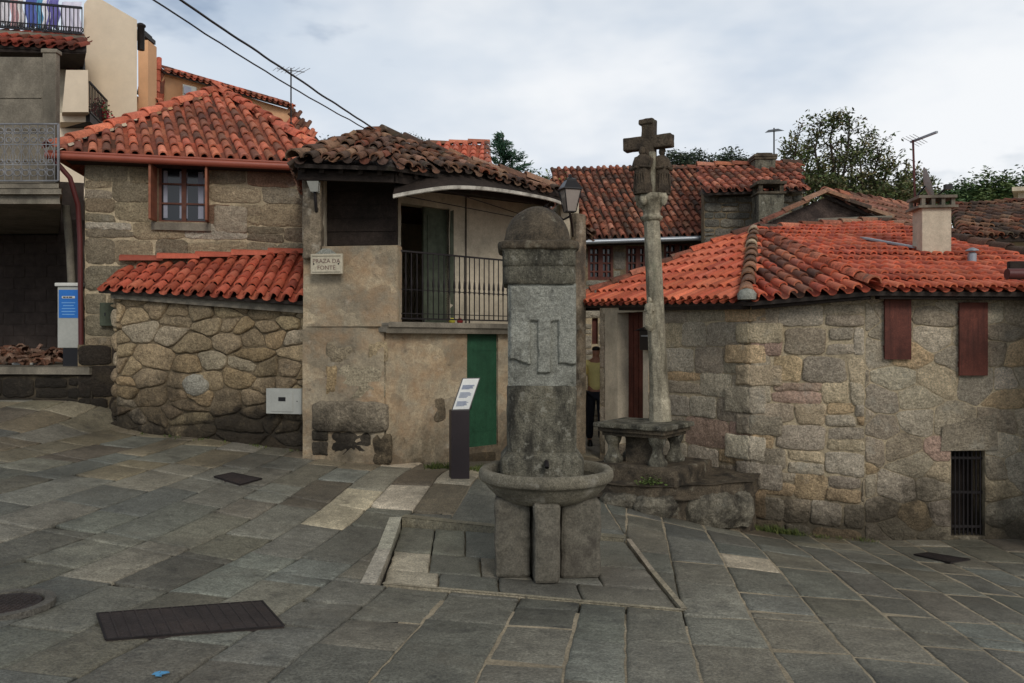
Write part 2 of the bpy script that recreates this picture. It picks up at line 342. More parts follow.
# ---------------------------------------------------------------- walls
class Wall:
    def __init__(s, p0, p1, z0, z1, z1b=None):
        s.p0 = Vector((p0[0], p0[1], 0)); d = Vector((p1[0]-p0[0], p1[1]-p0[1], 0)); s.w = d.length; s.U = d.normalized()
        s.N = Vector((s.U.y, -s.U.x, 0)); s.z0 = z0; s.z1 = z1; s.z1b = z1 if z1b is None else z1b; s.h = max(s.z1, s.z1b)-z0
    def pt(s, u, v, d=0): return s.p0+s.U*u+s.N*d+Vector((0,0,s.z0+v))
    def hit(s, px, py, off=0):          # wall coordinates seen at a pixel
        k = (px-HX)/F; p = s.p0+s.N*off
        t = (k*p.y-p.x)/(s.U.x-k*s.U.y); D = p.y+s.U.y*t
        return (t, Z(py, D)-s.z0)
    def rect(s, px0, py0, px1, py1):    # opening rectangle (u0, v0, u1, v1) from its pixel corners (top left, bottom right)
        a = s.hit(px0, py0); b = s.hit(px1, py1); c = s.hit((px0+px1)/2, py0); d = s.hit((px0+px1)/2, py1)
        return (a[0], d[1], b[0], c[1])
    def back(s, mb, holes=(), thick=.4, mat=0, col=(1,1,1), reveal=None):
        us = sorted(set([0, s.w]+[h[0] for h in holes]+[h[2] for h in holes])); vs = sorted(set([0, s.h]+[h[1] for h in holes]+[h[3] for h in holes]))
        us = [u for u in us if 0 <= u <= s.w]; vs = [v for v in vs if 0 <= v <= s.h]
        top = lambda u: s.z1+(s.z1b-s.z1)*u/s.w-s.z0
        inh = lambda u, v: any(h[0] < u < h[2] and h[1] < v < h[3] for h in holes)
        for i in range(len(us)-1):
            for j in range(len(vs)-1):
                if inh((us[i]+us[i+1])/2, (vs[j]+vs[j+1])/2): continue
                t0, t1 = min(vs[j+1], top(us[i])), min(vs[j+1], top(us[i+1]))
                q = [(us[i],vs[j]),(us[i+1],vs[j]),(us[i+1],t1),(us[i],t0)]
                mb.add([s.pt(u,v) for u, v in q], [(0,1,2,3)], col, mat); mb.add([s.pt(u,v,-thick) for u, v in q], [(3,2,1,0)], col, mat)
        E = [((0,0),(s.w,0)),((s.w,0),(s.w,top(s.w))),((s.w,top(s.w)),(0,top(0))),((0,top(0)),(0,0))]
        for h in holes: E += [((h[0],h[1]),(h[0],h[3])),((h[0],h[3]),(h[2],h[3])),((h[2],h[3]),(h[2],h[1])),((h[2],h[1]),(h[0],h[1]))]
        for a, b in E: mb.add([s.pt(*a), s.pt(*a,-thick), s.pt(*b,-thick), s.pt(*b)], [(0,1,2,3)], col, mat)
    def stones(s, mb, polys, pal, holes=(), d=(.012,.035), gap=.012, rr=.25, mat=1, bulge=.4, amp=.012, it=2, seed=0, clip=True):
        top = lambda u: s.z1+(s.z1b-s.z1)*u/s.w-s.z0
        for p in polys:
            if area(p) < 0: p = p[::-1]
            if clip:
                p = clip_half(p, (0.0,0), (-1,0))
                if len(p) > 2: p = clip_half(p, (s.w,0), (1,0))
                sl = (top(s.w)-top(0))/s.w
                if len(p) > 2: p = clip_half(p, (0,top(0)), (-sl,1))
                if len(p) > 2: p = clip_half(p, (0,0), (0,-1))
            for h in holes:
                if len(p) > 2: p = cut_hole(p, [(h[0],h[1]),(h[2],h[1]),(h[2],h[3]),(h[0],h[3])])
            if len(p) < 3: continue
            p = inset(p, gap)
            if len(p) < 3 or abs(area(p)) < .0015: continue
            p = chaikin(p, rr, it) if it else p
            p = resample(p, .05)
            cx = sum(a[0] for a in p)/len(p); cy = sum(a[1] for a in p)/len(p); n = len(p)
            dd = R(*d); c = jit(random.choice(pal), .17, .015); sz = math.sqrt(abs(area(p)))
            e = min(.35, .018/sz*2)
            rings = [(1,-.03),(1,dd*.6),(1-e*.45,dd*.98),(1-e*1.4,dd+bulge*.016),(.45,dd+bulge*.035)]
            vs = []
            for sc, dep in rings:
                for a in p:
                    u, v = cx+(a[0]-cx)*sc, cy+(a[1]-cy)*sc
                    w = noise.noise(Vector((u*7+seed, v*7, 3)))*amp+noise.noise(Vector((u*22+seed, v*22, 9)))*amp*.5
                    if dep < 0: w = 0
                    w2 = noise.noise(Vector((u*9, v*9, seed+5)))*.016
                    vs.append(s.pt(u+w2, v+w2, max(dep+w, .002 if dep >= 0 else -1)))
            vs.append(s.pt(cx, cy, dd+bulge*.05))
            fs = [(r*n+i, r*n+(i+1) % n, (r+1)*n+(i+1) % n, (r+1)*n+i) for r in range(len(rings)-1) for i in range(n)]
            fs += [((len(rings)-1)*n+i, (len(rings)-1)*n+(i+1) % n, len(rings)*n) for i in range(n)]
            mb.add(vs, fs, c, mat, True)
# ---------------------------------------------------------------- roof tiles
def cap_tile(mb, p, w, nrm, L, r, col, flip=False, seg=6, mat=0, rt=.84, flat=1.0):
    """one half-round tile from its lower end p, running up along unit w; flip makes the channel between two caps"""
    a = w.cross(nrm).normalized(); vs = []; sg = -1 if flip else 1
    for k, (t, rad, lift) in enumerate(((0, r, .03 if not flip else 0), (L, r*rt, 0))):
        for j in range(seg+1):
            th = PI*j/seg
            vs.append(p+w*t+a*math.cos(th)*rad*(1 if not flip else -1)+nrm*(sg*math.sin(th)*rad*flat+lift))
    n = seg+1; fs = [(j, j+1, n+j+1, n+j) for j in range(seg)]
    mb.add(vs, fs, col, mat, True)
    if not flip:                        # thickness at the lower end
        q = [p+a*math.cos(PI*j/seg)*(r-.016)+nrm*(math.sin(PI*j/seg)*(r-.016)*flat+.024) for j in range(n)]
        q2 = [x+w*L*.4 for x in q]
        mb.add(vs[:n]+q, [(j+1, j, n+j, n+j+1) for j in range(seg)], col, mat)
        mb.add(q+q2, [(j, j+1, n+j+1, n+j) for j in range(seg)][::-1], col, mat, True)
def tile_face(mb, poly, cw, rl, pal, e=None, up=None, jt=.01, over=.06, mat=0, under=True, pan=None, ucol=(.05,.04,.035), patch=None, sag=0):
    """poly: 3-D polygon, first edge is the eave (left to right). columns run along up (a plan direction), rows along the eave"""
    A, B, C = Vector(poly[0]), Vector(poly[1]), Vector(poly[2])
    nrm = (B-A).cross(C-A).normalized()
    if nrm.z < 0: nrm = -nrm
    e = (Vector(e) if e is not None else (B-A)).normalized()
    e = (e-nrm*e.dot(nrm)).normalized()
    if up is None: w = nrm.cross(e)
    else:
        w = Vector((up[0], up[1], -(nrm.x*up[0]+nrm.y*up[1])/nrm.z))
    w = w.normalized()
    if w.z < 0: w = -w
    g = e.dot(w); D = 1-g*g
    def st(p):
        q = Vector(p)-A; a = q.dot(e); b = q.dot(w); return ((a-b*g)/D, (b-a*g)/D)
    P2 = [st(p) for p in poly]
    P2w = P2
    s0, s1 = min(p[0] for p in P2), max(p[0] for p in P2); t0, t1 = min(p[1] for p in P2), max(p[1] for p in P2)
    ef = cw*math.sqrt(D)                # real width of a column
    pj = [Vector(p)-nrm*((Vector(p)-A).dot(nrm)+.012) for p in poly]
    if under: mb.prism(pj, nrm*-.05, ucol, mat)
    s = s0
    while s < s1+cw:
        cj = R(-jt, jt)*.6
        k = math.floor(t0/rl)
        while k*rl < t1:
            t = k*rl
            for kind in (0, 1):
                ss = s+(cw/2 if kind else 0)
                if inside((ss, t+rl*.45), P2w):
                    lo = t-(over if not inside((ss, t-rl*.4), P2w) else 0)
                    p = A+e*(ss+cj+R(-jt, jt)*.5)+w*lo
                    p = p+nrm*(R(0, jt)*.6+sag*noise.noise(p*.8))
                    cl = random.choice(pal)
                    if patch: cl = patch(p, cl)
                    cl = jit(cl, .18, .05)
                    d = (w+e*R(-jt,jt)*1.2).normalized()
                    if kind == 0: cap_tile(mb, p+nrm*ef*.16, d, nrm, rl*1.16, ef*.35, cl, mat=mat)
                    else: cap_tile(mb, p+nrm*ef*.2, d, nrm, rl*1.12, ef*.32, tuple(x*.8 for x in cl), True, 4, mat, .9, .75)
            k += 1
        s += cw
def ridge(mb, p, q, r, L, pal, mat=0, lift=.02):
    p = Vector(p); q = Vector(q); d = (q-p); n = max(1, int(d.length/L)); d.normalize()
    nrm = (Vector((0,0,1))-d*d.z).normalized(); st = (q-p).length/n
    for i in range(n):
        cap_tile(mb, p+d*st*i+nrm*lift+Vector((R(-.008,.008), R(-.008,.008), 0)), (d+Vector((R(-.02,.02), R(-.02,.02), 0))).normalized(), nrm, st*1.15, r, jit(random.choice(pal), .2), mat=mat)
SKYK = 12.2
EXPO = -0.12
# ================================================================ GROUND
def axis(lo, hi, st, far):
    a = list(np.arange(lo, hi+st/2, st)); x = hi; y = lo; g = st
    while x < far: g *= 1.6; x += g; a.append(x)
    g = st
    while y > -far: g *= 1.6; y -= g; a.insert(0, y)
    return np.array(a)
REC = [(-1.03,6.42),(1.22,5.86),(1.10,7.98),(-1.16,8.62)]       # the sunken floor round the fountain, counter-clockwise
RZ = -1.945
xs = axis(-11, 9.5, .25, 900); ys = axis(1.5, 17, .25, 900)
XX, YY = np.meshgrid(xs, ys, indexing='ij'); ZZ = gzn(XX, YY)-np.where(XX > -.8, .007, .03)
for i in range(len(xs)):
    for j in range(len(ys)):
        if inside((xs[i], ys[j]), [(-1.3,6.2),(1.45,5.6),(1.35,8.2),(-1.4,8.85)]): ZZ[i,j] = min(ZZ[i,j], RZ-.05)
mb = MB(); ny = len(ys)
mb.v = [(float(XX[i,j]), float(YY[i,j]), float(ZZ[i,j])) for i in range(len(xs)) for j in range(ny)]
for i in range(len(xs)-1):
    for j in range(ny-1):
        mb.f.append([i*ny+j, (i+1)*ny+j, (i+1)*ny+j+1, i*ny+j+1]); mb.m.append(0); mb.s.append(True)
        mb.c.append(lin(40,37,32) if xs[i] < -.9 else lin(150,138,116))
g = mb.build('ground', M['joint']); tag(g, kind='structure')

SLAB = [lin(*c) for c in [(116,113,103),(110,108,99),(114,113,105),(107,106,98),(121,116,104),(112,108,97),(108,109,103),(117,112,101),(104,102,94),(112,112,105)]]
SWARM = [lin(*c) for c in [(122,112,94),(114,104,88),(126,118,100),(108,98,84),(118,114,104),(104,96,86)]]
SPALE = [lin(186,172,150), lin(178,166,148), lin(190,176,156)]
dv = Vector((.14, 1, 0)).normalized(); pv = Vector((dv.y, -dv.x, 0))
def slab(mb, poly, c, zf, gap, lift, edge=.011):
    p = inset(poly, gap)
    if len(p) < 3 or abs(area(p)) < .004: return
    p = resample(p, .11)
    p = [(x+noise.noise(Vector((x*9, y*9, 1)))*.012, y+noise.noise(Vector((x*9, y*9, 7)))*.012) for x, y in p]
    q = inset(chaikin(p, .2, 1), edge)
    cx = sum(a[0] for a in p)/len(p); cy = sum(a[1] for a in p)/len(p)
    tx, ty, lz = R(-.006,.006), R(-.006,.006), lift+R(-.004,.004)
    n = len(p)
    def zz(a): return zf(a)+lz+(a[0]-cx)*tx+(a[1]-cy)*ty
    q = [(cx+(a[0]-cx)*(1-edge*2.6/max(.15, math.hypot(a[0]-cx, a[1]-cy))), cy+(a[1]-cy)*(1-edge*2.6/max(.15, math.hypot(a[0]-cx, a[1]-cy)))) for a in p]
    m = [(cx+(a[0]-cx)*.5, cy+(a[1]-cy)*.5) for a in p]
    Zs = [zz(a) for a in p]; ZQ = [zz(a) for a in q]; ZM = [zz(a) for a in m]
    vs = [(a[0], a[1], z-.045) for a, z in zip(p, Zs)]+[(a[0], a[1], z-.007) for a, z in zip(p, Zs)]+[(a[0], a[1], z) for a, z in zip(q, ZQ)]+\
         [(a[0], a[1], z+noise.noise(Vector((a[0]*3, a[1]*3, 2)))*.003) for a, z in zip(m, ZM)]+[(cx, cy, zz((cx, cy)))]
    fs = [(k*n+i, k*n+(i+1) % n, (k+1)*n+(i+1) % n, (k+1)*n+i) for k in range(3) for i in range(n)]+[(3*n+i, 3*n+(i+1) % n, 4*n) for i in range(n)]
    mb.add(vs, fs, c, 0, True)
# fast height lookup on a fine grid
gx = np.arange(-13, 12.01, .1); gy = np.arange(1, 19.01, .1); GG = gzn(*np.meshgrid(gx, gy, indexing='ij'))
def gf(a):
    u = min(max((a[0]+13)/.1, 0), len(gx)-1.001); v = min(max((a[1]-1)/.1, 0), len(gy)-1.001); i, j = int(u), int(v); u -= i; v -= j
    return float(GG[i,j]*(1-u)*(1-v)+GG[i+1,j]*u*(1-v)+GG[i,j+1]*(1-u)*v+GG[i+1,j+1]*u*v)
mb = MB(); c = -10.5
ledge = [REC[0], REC[1], REC[2], REC[3]]
recx = [(-1.17,6.40),(1.22,5.86),(1.14,8.0),(-1.24,8.72)]
while c < 9.5:
    rgt = c > -.9
    wd = R(.38, .58) if not rgt else R(.32, .52)
    L = 1.2+R(0, 1)
    while L < 17.5:
        ln = R(.55, 1.4) if not rgt else R(.45, 1.1)
        q = [pv*c+dv*L, pv*(c+wd)+dv*L, pv*(c+wd)+dv*(L+ln), pv*c+dv*(L+ln)]
        sk = R(-.05,.05); q[0] = q[0]+dv*sk; q[3] = q[3]+dv*R(-.05,.05)
        ctr = (q[0]+q[2])/2
        L += ln
        if ctr.y < 2 or ctr.x < -11.5 or ctr.x > 8.8 or abs(ctr.x) > ctr.y*.78+1: continue
        poly = [(a.x, a.y) for a in q]
        pr = .30 if (ctr.y > 8.6 and -.24 < ctr.x/ctr.y < -.04) else .012
        col = jit(random.choice(SPALE), .12) if random.random() < pr else jit(random.choice(SWARM if R(8.6,12) < ctr.y else SLAB), .24, .02)
        for pc in cut_all(poly, recx): slab(mb, pc, col, gf, .0065 if not rgt else .007, .0)
    c += wd
# pale replaced slabs seen near the fountain
pav = mb.build('stone_paving', M['paving']); tag(pav, kind='structure')
# pale mortar lines between the slabs on the right
mb = MB(); c = -.7
mb = MB()
fl = MB()                               # sunken floor
rows = [0, .27, .55, 1]; n = 5
def rp(u, v):
    a = Vector((*REC[0], 0)).lerp(Vector((*REC[1], 0)), u); b = Vector((*REC[3], 0)).lerp(Vector((*REC[2], 0)), u); q = a.lerp(b, v); return (q.x, q.y)
us = [[0,.2,.42,.7,1],[0,.16,.36,.55,.8,1],[0,.16,.3,.48,.7,1]]
for i in range(3):
    for j in range(len(us[i])-1):
        pl = [rp(us[i][j], rows[i]), rp(us[i][j+1], rows[i]), rp(us[i][j+1], rows[i+1]), rp(us[i][j], rows[i+1])]
        cc = lin(178,168,150) if (i == 1 and j == 0) or (i == 0 and j == 0) else jit(random.choice(SLAB), .15)
        slab(fl, pl, cc, lambda a: RZ, .008, .0)
o = fl.build('sunken_paving', M['paving']); tag(o, kind='structure')
kb = MB()                               # kerb stones holding the step down
def kerb(a, b, w, out, col):
    a = Vector(a); b = Vector(b); d = (b-a); n = max(1, int(d.length/.8)); 
    for i in range(n):
        p, q = a+d*(i/n)+d.normalized()*.006, a+d*((i+1)/n)-d.normalized()*.006
        z0, z1 = gf((p.x, p.y))+.012, gf((q.x, q.y))+.012
        o_ = Vector((out[0], out[1]))*w
        vs = [Vector((p.x,p.y,z0)), Vector((q.x,q.y,z1)), Vector((q.x+o_.x,q.y+o_.y,z1)), Vector((p.x+o_.x,p.y+o_.y,z0))]
        kb.prism(vs, (0,0,-.3), jit(col, .1))
kerb(Vector((-1.06,6.36)), Vector((-1.17,8.63)), .11, (-1,-.05), lin(176,168,156))
kerb(Vector((-1.17,8.64)), Vector((1.10,8.0)), .12, (.27,.96), lin(120,112,98))
kerb(Vector((1.12,7.98)), Vector((1.225,5.89)), .028, (1,.05), lin(160,150,132))
kerb(Vector((-1.0,6.40)), Vector((1.22,5.87)), .026, (-.23,-.97), lin(160,150,132))
o = kb.build('kerb', M['paving'], bevel=.008); tag(o, kind='structure')

def manhole(px, py, r):
    D = 3.0
    while D < 20 and Z(py, D) > gf((X(px, D), D)): D += .02
    x, y = X(px, D), D; z = gf((x, y))+.016
    t = root('manhole_cover', (x,y,z-.03), 'round iron manhole cover in a stone ring, cut by the left edge', 'manhole cover')
    mb = MB(); mb.lathe([(r,0),(r,.022),(r-.01,.028)], (x,y,z-.03), 48, lin(60,56,52)); mb.build('lid', M['ironplate'], t)
    mb = MB()
    for a in range(-6,7):
        for b in range(-6,7):
            if math.hypot(a,b)*.033 < r-.03: mb.box((x+a*.033, y+b*.033, z+.0), (.018,.018,.007), .4)
    mb.build('studs', M['ironplate'], t)
    mb = MB()
    for k in range(48):
        a0, a1 = 2*PI*k/48, 2*PI*(k+1)/48
        q = [(x+rr*math.cos(a), y+rr*math.sin(a), z+.004) for rr, a in ((r+.012,a0),(r+.075,a0),(r+.075,a1),(r+.012,a1))]
        mb.prism([Vector(p) for p in q], (0,0,-.04), lin(92,88,82))
    mb.build('rim', M['paving'], t)
M['ironplate'] = mat('rusty_cast_iron', lin(62,55,53), rough=.6, metal=.2, grain=(30, .35), blotch=(2, .25), bump=(50, .8, .01), stains=[(lin(80,64,54), 2.5, .5, .75, .4)])
manhole(2, 606, .23)
def plate(pix, name, label, cat, thick=.02, ribs=0, m='ironplate', Dg=None):
    pts = []
    for px, py in pix:                  # foot of each corner on the ground by marching the sight line
        D = 3.0
        while D < 20 and Z(py, D) > gf((X(px, D), D)): D += .02
        pts.append(Vector((X(px, D), D, gf((X(px, D), D))+.016)))
    c = sum(pts, Vector())/len(pts)
    t = root(name, c, label, cat)
    mb = MB(); mb.prism(pts, (0,0,-thick), lin(80,66,62))
    mb.build('lid', M[m], t)
    mb = MB()
    for i in range(len(pts)): mb.beam(pts[i], pts[(i+1) % len(pts)], .012, .008, lin(40,37,35))
    mb.build('frame', M['iron'], t)
    if ribs:
        mb = MB()
        for i in range(1, ribs):
            f = i/ribs; mb.beam(pts[0].lerp(pts[1], f)+Vector((0,0,.002)), pts[3].lerp(pts[2], f)+Vector((0,0,.002)), .012, .006, lin(60,50,48))
        mb.build('ribs', M['ironplate'], t)
plate([(97,616),(262,604),(284,629),(106,643)], 'inspection_cover', 'large rectangular rust brown iron cover set in the paving, bottom left', 'cover', ribs=14)
plate([(214,478),(232,474),(262,480),(240,486)], 'drain_grate', 'small dark drain grate in the paving before the rubble wall', 'drain grate', ribs=8)
plate([(914,556),(928,554),(970,561),(950,564)], 'drain_grate', 'small dark drain grate in the paving by the right house', 'drain grate', ribs=8)
# scrap of blue litter
mb = MB(); x, y = X(160, 4.25), 4.25
for k in range(5):
    a = R(0, 6); p = Vector((x+R(-.03,.03), y+R(-.03,.03), gf((x,y))+.012))
    vs = [p+Vector((math.cos(a+b)*R(.015,.03), math.sin(a+b)*R(.015,.03), R(0,.012))) for b in (0,1.5,3,4.5)]
    mb.prism(vs, (0,0,.002), lin(90,150,190))
tag(mb.build('litter', M['cloth']), 'crumpled scrap of pale blue plastic on the paving', 'litter')

# ================================================================ FOUNTAIN
fx, fy = .255, 7.16
ft = root('stone_fountain', (.29, 7.0, RZ), 'weathered granite fountain with domed square pillar and round basin in the sunken paving', 'fountain')
mb = MB()
mb.span((-.14, 6.74, RZ), (.155, 7.5, -1.30)); mb.span((.40, 6.72, RZ), (.725, 7.5, -1.30)); mb.span((.155, 6.80, RZ), (.40, 7.48, -1.31))
mb.build('base_block', M['granite_warm'], ft, bevel=.03, rough=(4, .035, .14))
mb = MB(); mb.span((.178, 6.55, RZ), (.385, 6.80, -1.30)); mb.build('base_pier', M['granite_warm'], ft, bevel=.03, rough=(4, .03, .12))
mb = MB()
mb.lathe([(0,-1.36),(.28,-1.355),(.36,-1.34),(.43,-1.30),(.495,-1.235),(.53,-1.185),(.55,-1.175),(.563,-1.165),(.572,-1.14),(.573,-1.11),(.566,-1.086),(.553,-1.073),(.53,-1.070),(.505,-1.076),(.488,-1.09),(.47,-1.12),(.43,-1.19),(.3,-1.21),(0,-1.215)], (.29,7.0,0), 96)
mb.build('basin', M['basin_granite'], ft, rough=(1, .010, .25))
mb = MB(); mb.lathe([(0,0),(.46,0),(.46,.004)], (.29,7.0,-1.15), 48); mb.build('water', M['water'], ft)
mb = MB(); mb.rsq([(.35,-1.26),(.355,-1.04),(.35,-.99),(.325,-.955),(.31,-.935),(.30,-.93)], (fx,fy,0), pw=7, seg=64); mb.build('plinth_moulding', M['granite'], ft, rough=(1, .02, .1))
mb = MB(); mb.rsq([(.295,-.95),(.297,-.90),(.298,-.6),(.296,-.40),(.288,-.372)], (fx,fy,0), pw=6, seg=64); mb.build('lower_shaft', M['granite'], ft, rough=(2, .022, .1))
mb = MB(); mb.rsq([(.278,-.40),(.280,-.30),(.280,.40),(.276,.50)], (fx,fy,0), pw=9, seg=64); 
# carved front: raised plate with three legs over a sunken ground
up = MB(); nu, nv = 72, 96; x0, x1, z0, z1 = fx-.29, fx+.285, -.372, .488
def raised(px, py):                     # pixels of the photograph's panel, as the carving's own drawing
    px = 500+(px-x0)/(x1-x0)*69+8; 
    return px
def relief(u, v):
    a = 42+u*376; b = 30+(1-v)*575      # drawing units of the panel
    wv = 5*noise.noise(Vector((a*.02, b*.02, 4)))
    a += wv; b += wv
    def rc(a0, b0, a1, b1, s=9): 
        dx = min(a-a0, a1-a); dy = min(b-b0, b1-b); return max(0, min(1, min(dx, dy)/s+.5))
    h = max(rc(52,44,412,242), rc(52,44,165,455+max(0,min(1,(a-70)/80))*28), rc(205,200,278,532), rc(318,200,416,482))
    e = max(0, min(1, min(a-48, 418-a)/16))*max(0, min(1, min(b-36, 600-b)/12))
    return h, e
vs = []; 
for j in range(nv+1):
    for i in range(nu+1):
        u, v = i/nu, j/nv; h, e = relief(u, v)
        y = 6.905-.045*h-.014*e+.006*noise.noise(Vector((u*14, v*20, 1)))+.004*noise.noise(Vector((u*40, v*60, 1)))
        vs.append((x0+(x1-x0)*u, y, z0+(z1-z0)*v))
up.add(vs, [(j*(nu+1)+i, j*(nu+1)+i+1, (j+1)*(nu+1)+i+1, (j+1)*(nu+1)+i) for j in range(nv) for i in range(nu)], (1,1,1), 0, True)
mb.build('carved_shaft', M['granite_pale'], ft); o = up.build('carved_relief', M['granite_pale'], bpy.data.objects['carved_shaft'])
mb = MB(); mb.rsq([(.300,.484),(.308,.50),(.308,.615),(.302,.625),(.302,.632),(.312,.642),(.312,.76),(.322,.775)], (fx-.025,fy,0), pw=9, seg=64); mb.build('neck_block', M['granite'], ft, rough=(1, .014, .12))
mb = MB(); mb.rsq([(.322,.77),(.342,.782),(.346,.80),(.346,.825),(.338,.842),(.31,.85)], (fx-.03,fy,0), pw=6, seg=64); mb.build('cornice_ring', M['granite_dark'], ft, rough=(1, .016, .1))
mb = MB(); mb.lathe([(.292*math.cos(t), .845+.33*math.sin(t)) for t in [i*PI/2/14 for i in range(15)]], (fx-.035,fy,0), 48); mb.build('dome', M['granite_dark'], ft, rough=(1, .018, .14))
mb = MB(); mb.tube([(fx+.03,6.85,-1.0),(fx+.03,6.72,-1.0),(fx+.03,6.69,-1.03)], .018, 10); mb.build('spout', M['iron'], ft)

# ================================================================ CROSS
ct = root('stone_wayside_cross', (1.72, 10.3, -2.2), 'tall lichened stone cross on a shaft, standing on a stone altar table with steps', 'stone cross')
a0 = -.62; ux = Vector((math.cos(a0), math.sin(a0), 0)); uy = Vector((-math.sin(a0), math.cos(a0), 0))
B0 = Vector((1.79, 9.62, 0)); ctr = B0-ux*.47+uy*.42
def ob(mb, c, sx, sy, z0, z1, col=(1,1,1)): mb.box((c.x, c.y, (z0+z1)/2), (sx, sy, z1-z0), a0, col)
mb = MB(); ob(mb, ctr, .98, .86, -1.06, -1.0); mb.build('table_slab', M['granite'], ct, bevel=.015, rough=(3, .012, .15))
mb = MB(); ob(mb, ctr, .90, .78, -1.115, -1.055); ob(mb, ctr, .82, .70, -1.16, -1.11); mb.build('table_moulding', M['granite_dark'], ct, bevel=.012, rough=(2, .012, .15))
mb = MB(); ob(mb, ctr, .34, .34, -1.5, -1.12); mb.build('core', M['granite_dark'], ct)
for sx in (-1, 1):
    for sy in (-1, 1):
        p = ctr+ux*.30*sx+uy*.25*sy; mb = MB()
        mb.rsq([(.105,0),(.11,.05),(.085,.09),(.06,.16),(.062,.22),(.09,.28),(.10,.32),(.10,.35)], (p.x,p.y,-1.50), a0, 24, pw=3)
        mb.build('leg', M['granite'], ct, rough=(1, .012, .1))
mb = MB(); ob(mb, ctr+ux*.06+uy*.1, 1.15, 1.1, -1.72, -1.49); mb.build('upper_step', M['granite_dark'], ct, bevel=.03, rough=(3, .04, .25))
mb = MB()                               # lower platform, running to the corner of the house
pl = [T(598,494,9.75), T(650,498,9.45), T(752,484,9.85), T(760,484,10.5), T(700,470,11.6), T(600,470,11.4)]
pl = [Vector((p.x, p.y, -1.68)) for p in pl]
mb.prism(pl, (0,0,-.16)); mb.build('lower_step', M['granite_dark'], ct, bevel=.03, rough=(4, .05, .3))
mb = MB(); pl2 = [Vector((p.x*.985+.03, p.y+.06, -1.80)) for p in pl]; mb.prism(pl2, (0,0,-.75)); mb.build('footing', M['granite_dark'], ct, bevel=.02, rough=(4, .08, .22))
mb = MB()
for (px, py, D, sx, sz, dk) in [(712,507,9.72,.36,.20,0),(740,504,9.86,.16,.22,0),(655,505,9.5,.26,.13,1),(622,499,9.6,.24,.10,1)]:
    p = T(px, py, D); n = 14
    mb.rsq([(sx*.7,-sz*1.2,.12),(sx*.95,-sz*.6,.17),(sx,0,.18),(sx*.8,sz*.6,.14),(sx*.5,sz*.85,.08)], (p.x, p.y+.06, p.z), .12, 28, pw=3, smooth=True)
mb.build('boulders', mat('lichened_boulder', lin(118,112,98), grain=(16,.45), fine=(50,.4), bump=(20,.9,.05), stains=[(lin(46,42,36),3,.48,.62,.85),(lin(160,156,142),6,.6,.72,.6)]), ct, rough=(2, .09, .14))
# shaft, leaning a little to the left
base = ctr+Vector((.21,.05,-1.0)); topv = Vector((ctr.x+.10, ctr.y+.05, 1.53))
ax = (topv-base).normalized()
mb = MB(); mb.tube([base, base+ax*.25, base+ax*.3, base+ax*1.4, topv], [.142,.138,.122,.112,.102], 8); mb.s = [False]*len(mb.s)
mb.build('shaft', M['cross'], ct, bevel=.012, rough=(2, .006, .12))
mb = MB(); mb.lathe([(.09,-.03),(.13,0),(.14,.03),(.105,.05),(.105,.10),(.13,.15),(.17,.21),(.205,.25),(.21,.29),(.19,.31),(.10,.315)], topv, 20)
for k in range(4): 
    a = PI/4+k*PI/2; p = topv+Vector((math.cos(a)*.17, math.sin(a)*.17, .24)); mb.lathe([(.02,-.08),(.05,-.04),(.06,.02),(.04,.07)], p, 10)
mb.build('capital', M['cross'], ct, rough=(1, .03, .07))
cb = topv+ax*.3; yw = -.5; cu = Vector((math.cos(yw), math.sin(yw), 0))
Mx = Matrix.Rotation(yw, 3, 'Z')
mb = MB(); mb.box(cb+ax*.47, (.165,.15,.96), M=Mx); mb.build('upright', M['cross_dark'], ct, bevel=.018, rough=(3, .025, .1))
mb = MB(); mb.box(cb+ax*.66, (.63,.14,.165), M=Mx); mb.build('crossbar', M['cross_dark'], ct, bevel=.018, rough=(3, .025, .1))
mb = MB(); mb.box(cb+ax*.915, (.185,.165,.07), M=Mx); mb.build('upright_cap', M['cross_dark'], ct, bevel=.015, rough=(2, .02, .08))
def statue(c, h, w, d, face, m, name):      # eroded draped figure: hem, robe, arms drawn in, shoulders, head
    mb = MB()
    mb.rsq([(w*.5,0,d*.45),(w*.52,h*.12,d*.5),(w*.40,h*.35,d*.42),(w*.44,h*.52,d*.45),(w*.5,h*.68,d*.48),(w*.44,h*.76,d*.4),(w*.18,h*.82,d*.2)], c, face, 24, pw=2.5)
    k = Matrix.Rotation(face, 3, 'Z')
    p = Vector(c)+k@Vector((0,-d*.12,h*.9)); mb.lathe([(h*.02,-h*.1),(h*.062,-h*.05),(h*.072,0),(h*.055,h*.06),(h*.01,h*.09)], p, 14)
    for s_ in (-1, 1):
        mb.tube([Vector(c)+k@Vector((s_*w*.46,0,h*.70)), Vector(c)+k@Vector((s_*w*.52,-d*.25,h*.52)), Vector(c)+k@Vector((s_*w*.1,-d*.5,h*.55))], [w*.13,w*.11,w*.07], 10)
    for q in range(5):
        x = (q-2)*w*.17; mb.tube([Vector(c)+k@Vector((x,-d*.42,h*.05)), Vector(c)+k@Vector((x*.8,-d*.42,h*.42))], w*.05, 6)
    return mb.build(name, m, ct, rough=(1, .03, .05))
statue(cb+Vector((-.105,-.09,.0)), .60, .24, .24, -.7, M['cross_dark'], 'carved_figure')
statue(cb+Vector((.12,-.03,.0)), .60, .23, .24, .3, M['cross_dark'], 'carved_figure')
mb = MB(); mb.box(cb+ax*.24-Vector((-.01,.13,0)), (.075,.06,.56), M=Mx); mb.build('carved_shroud', M['cross'], ct, bevel=.015, rough=(2, .015, .08))
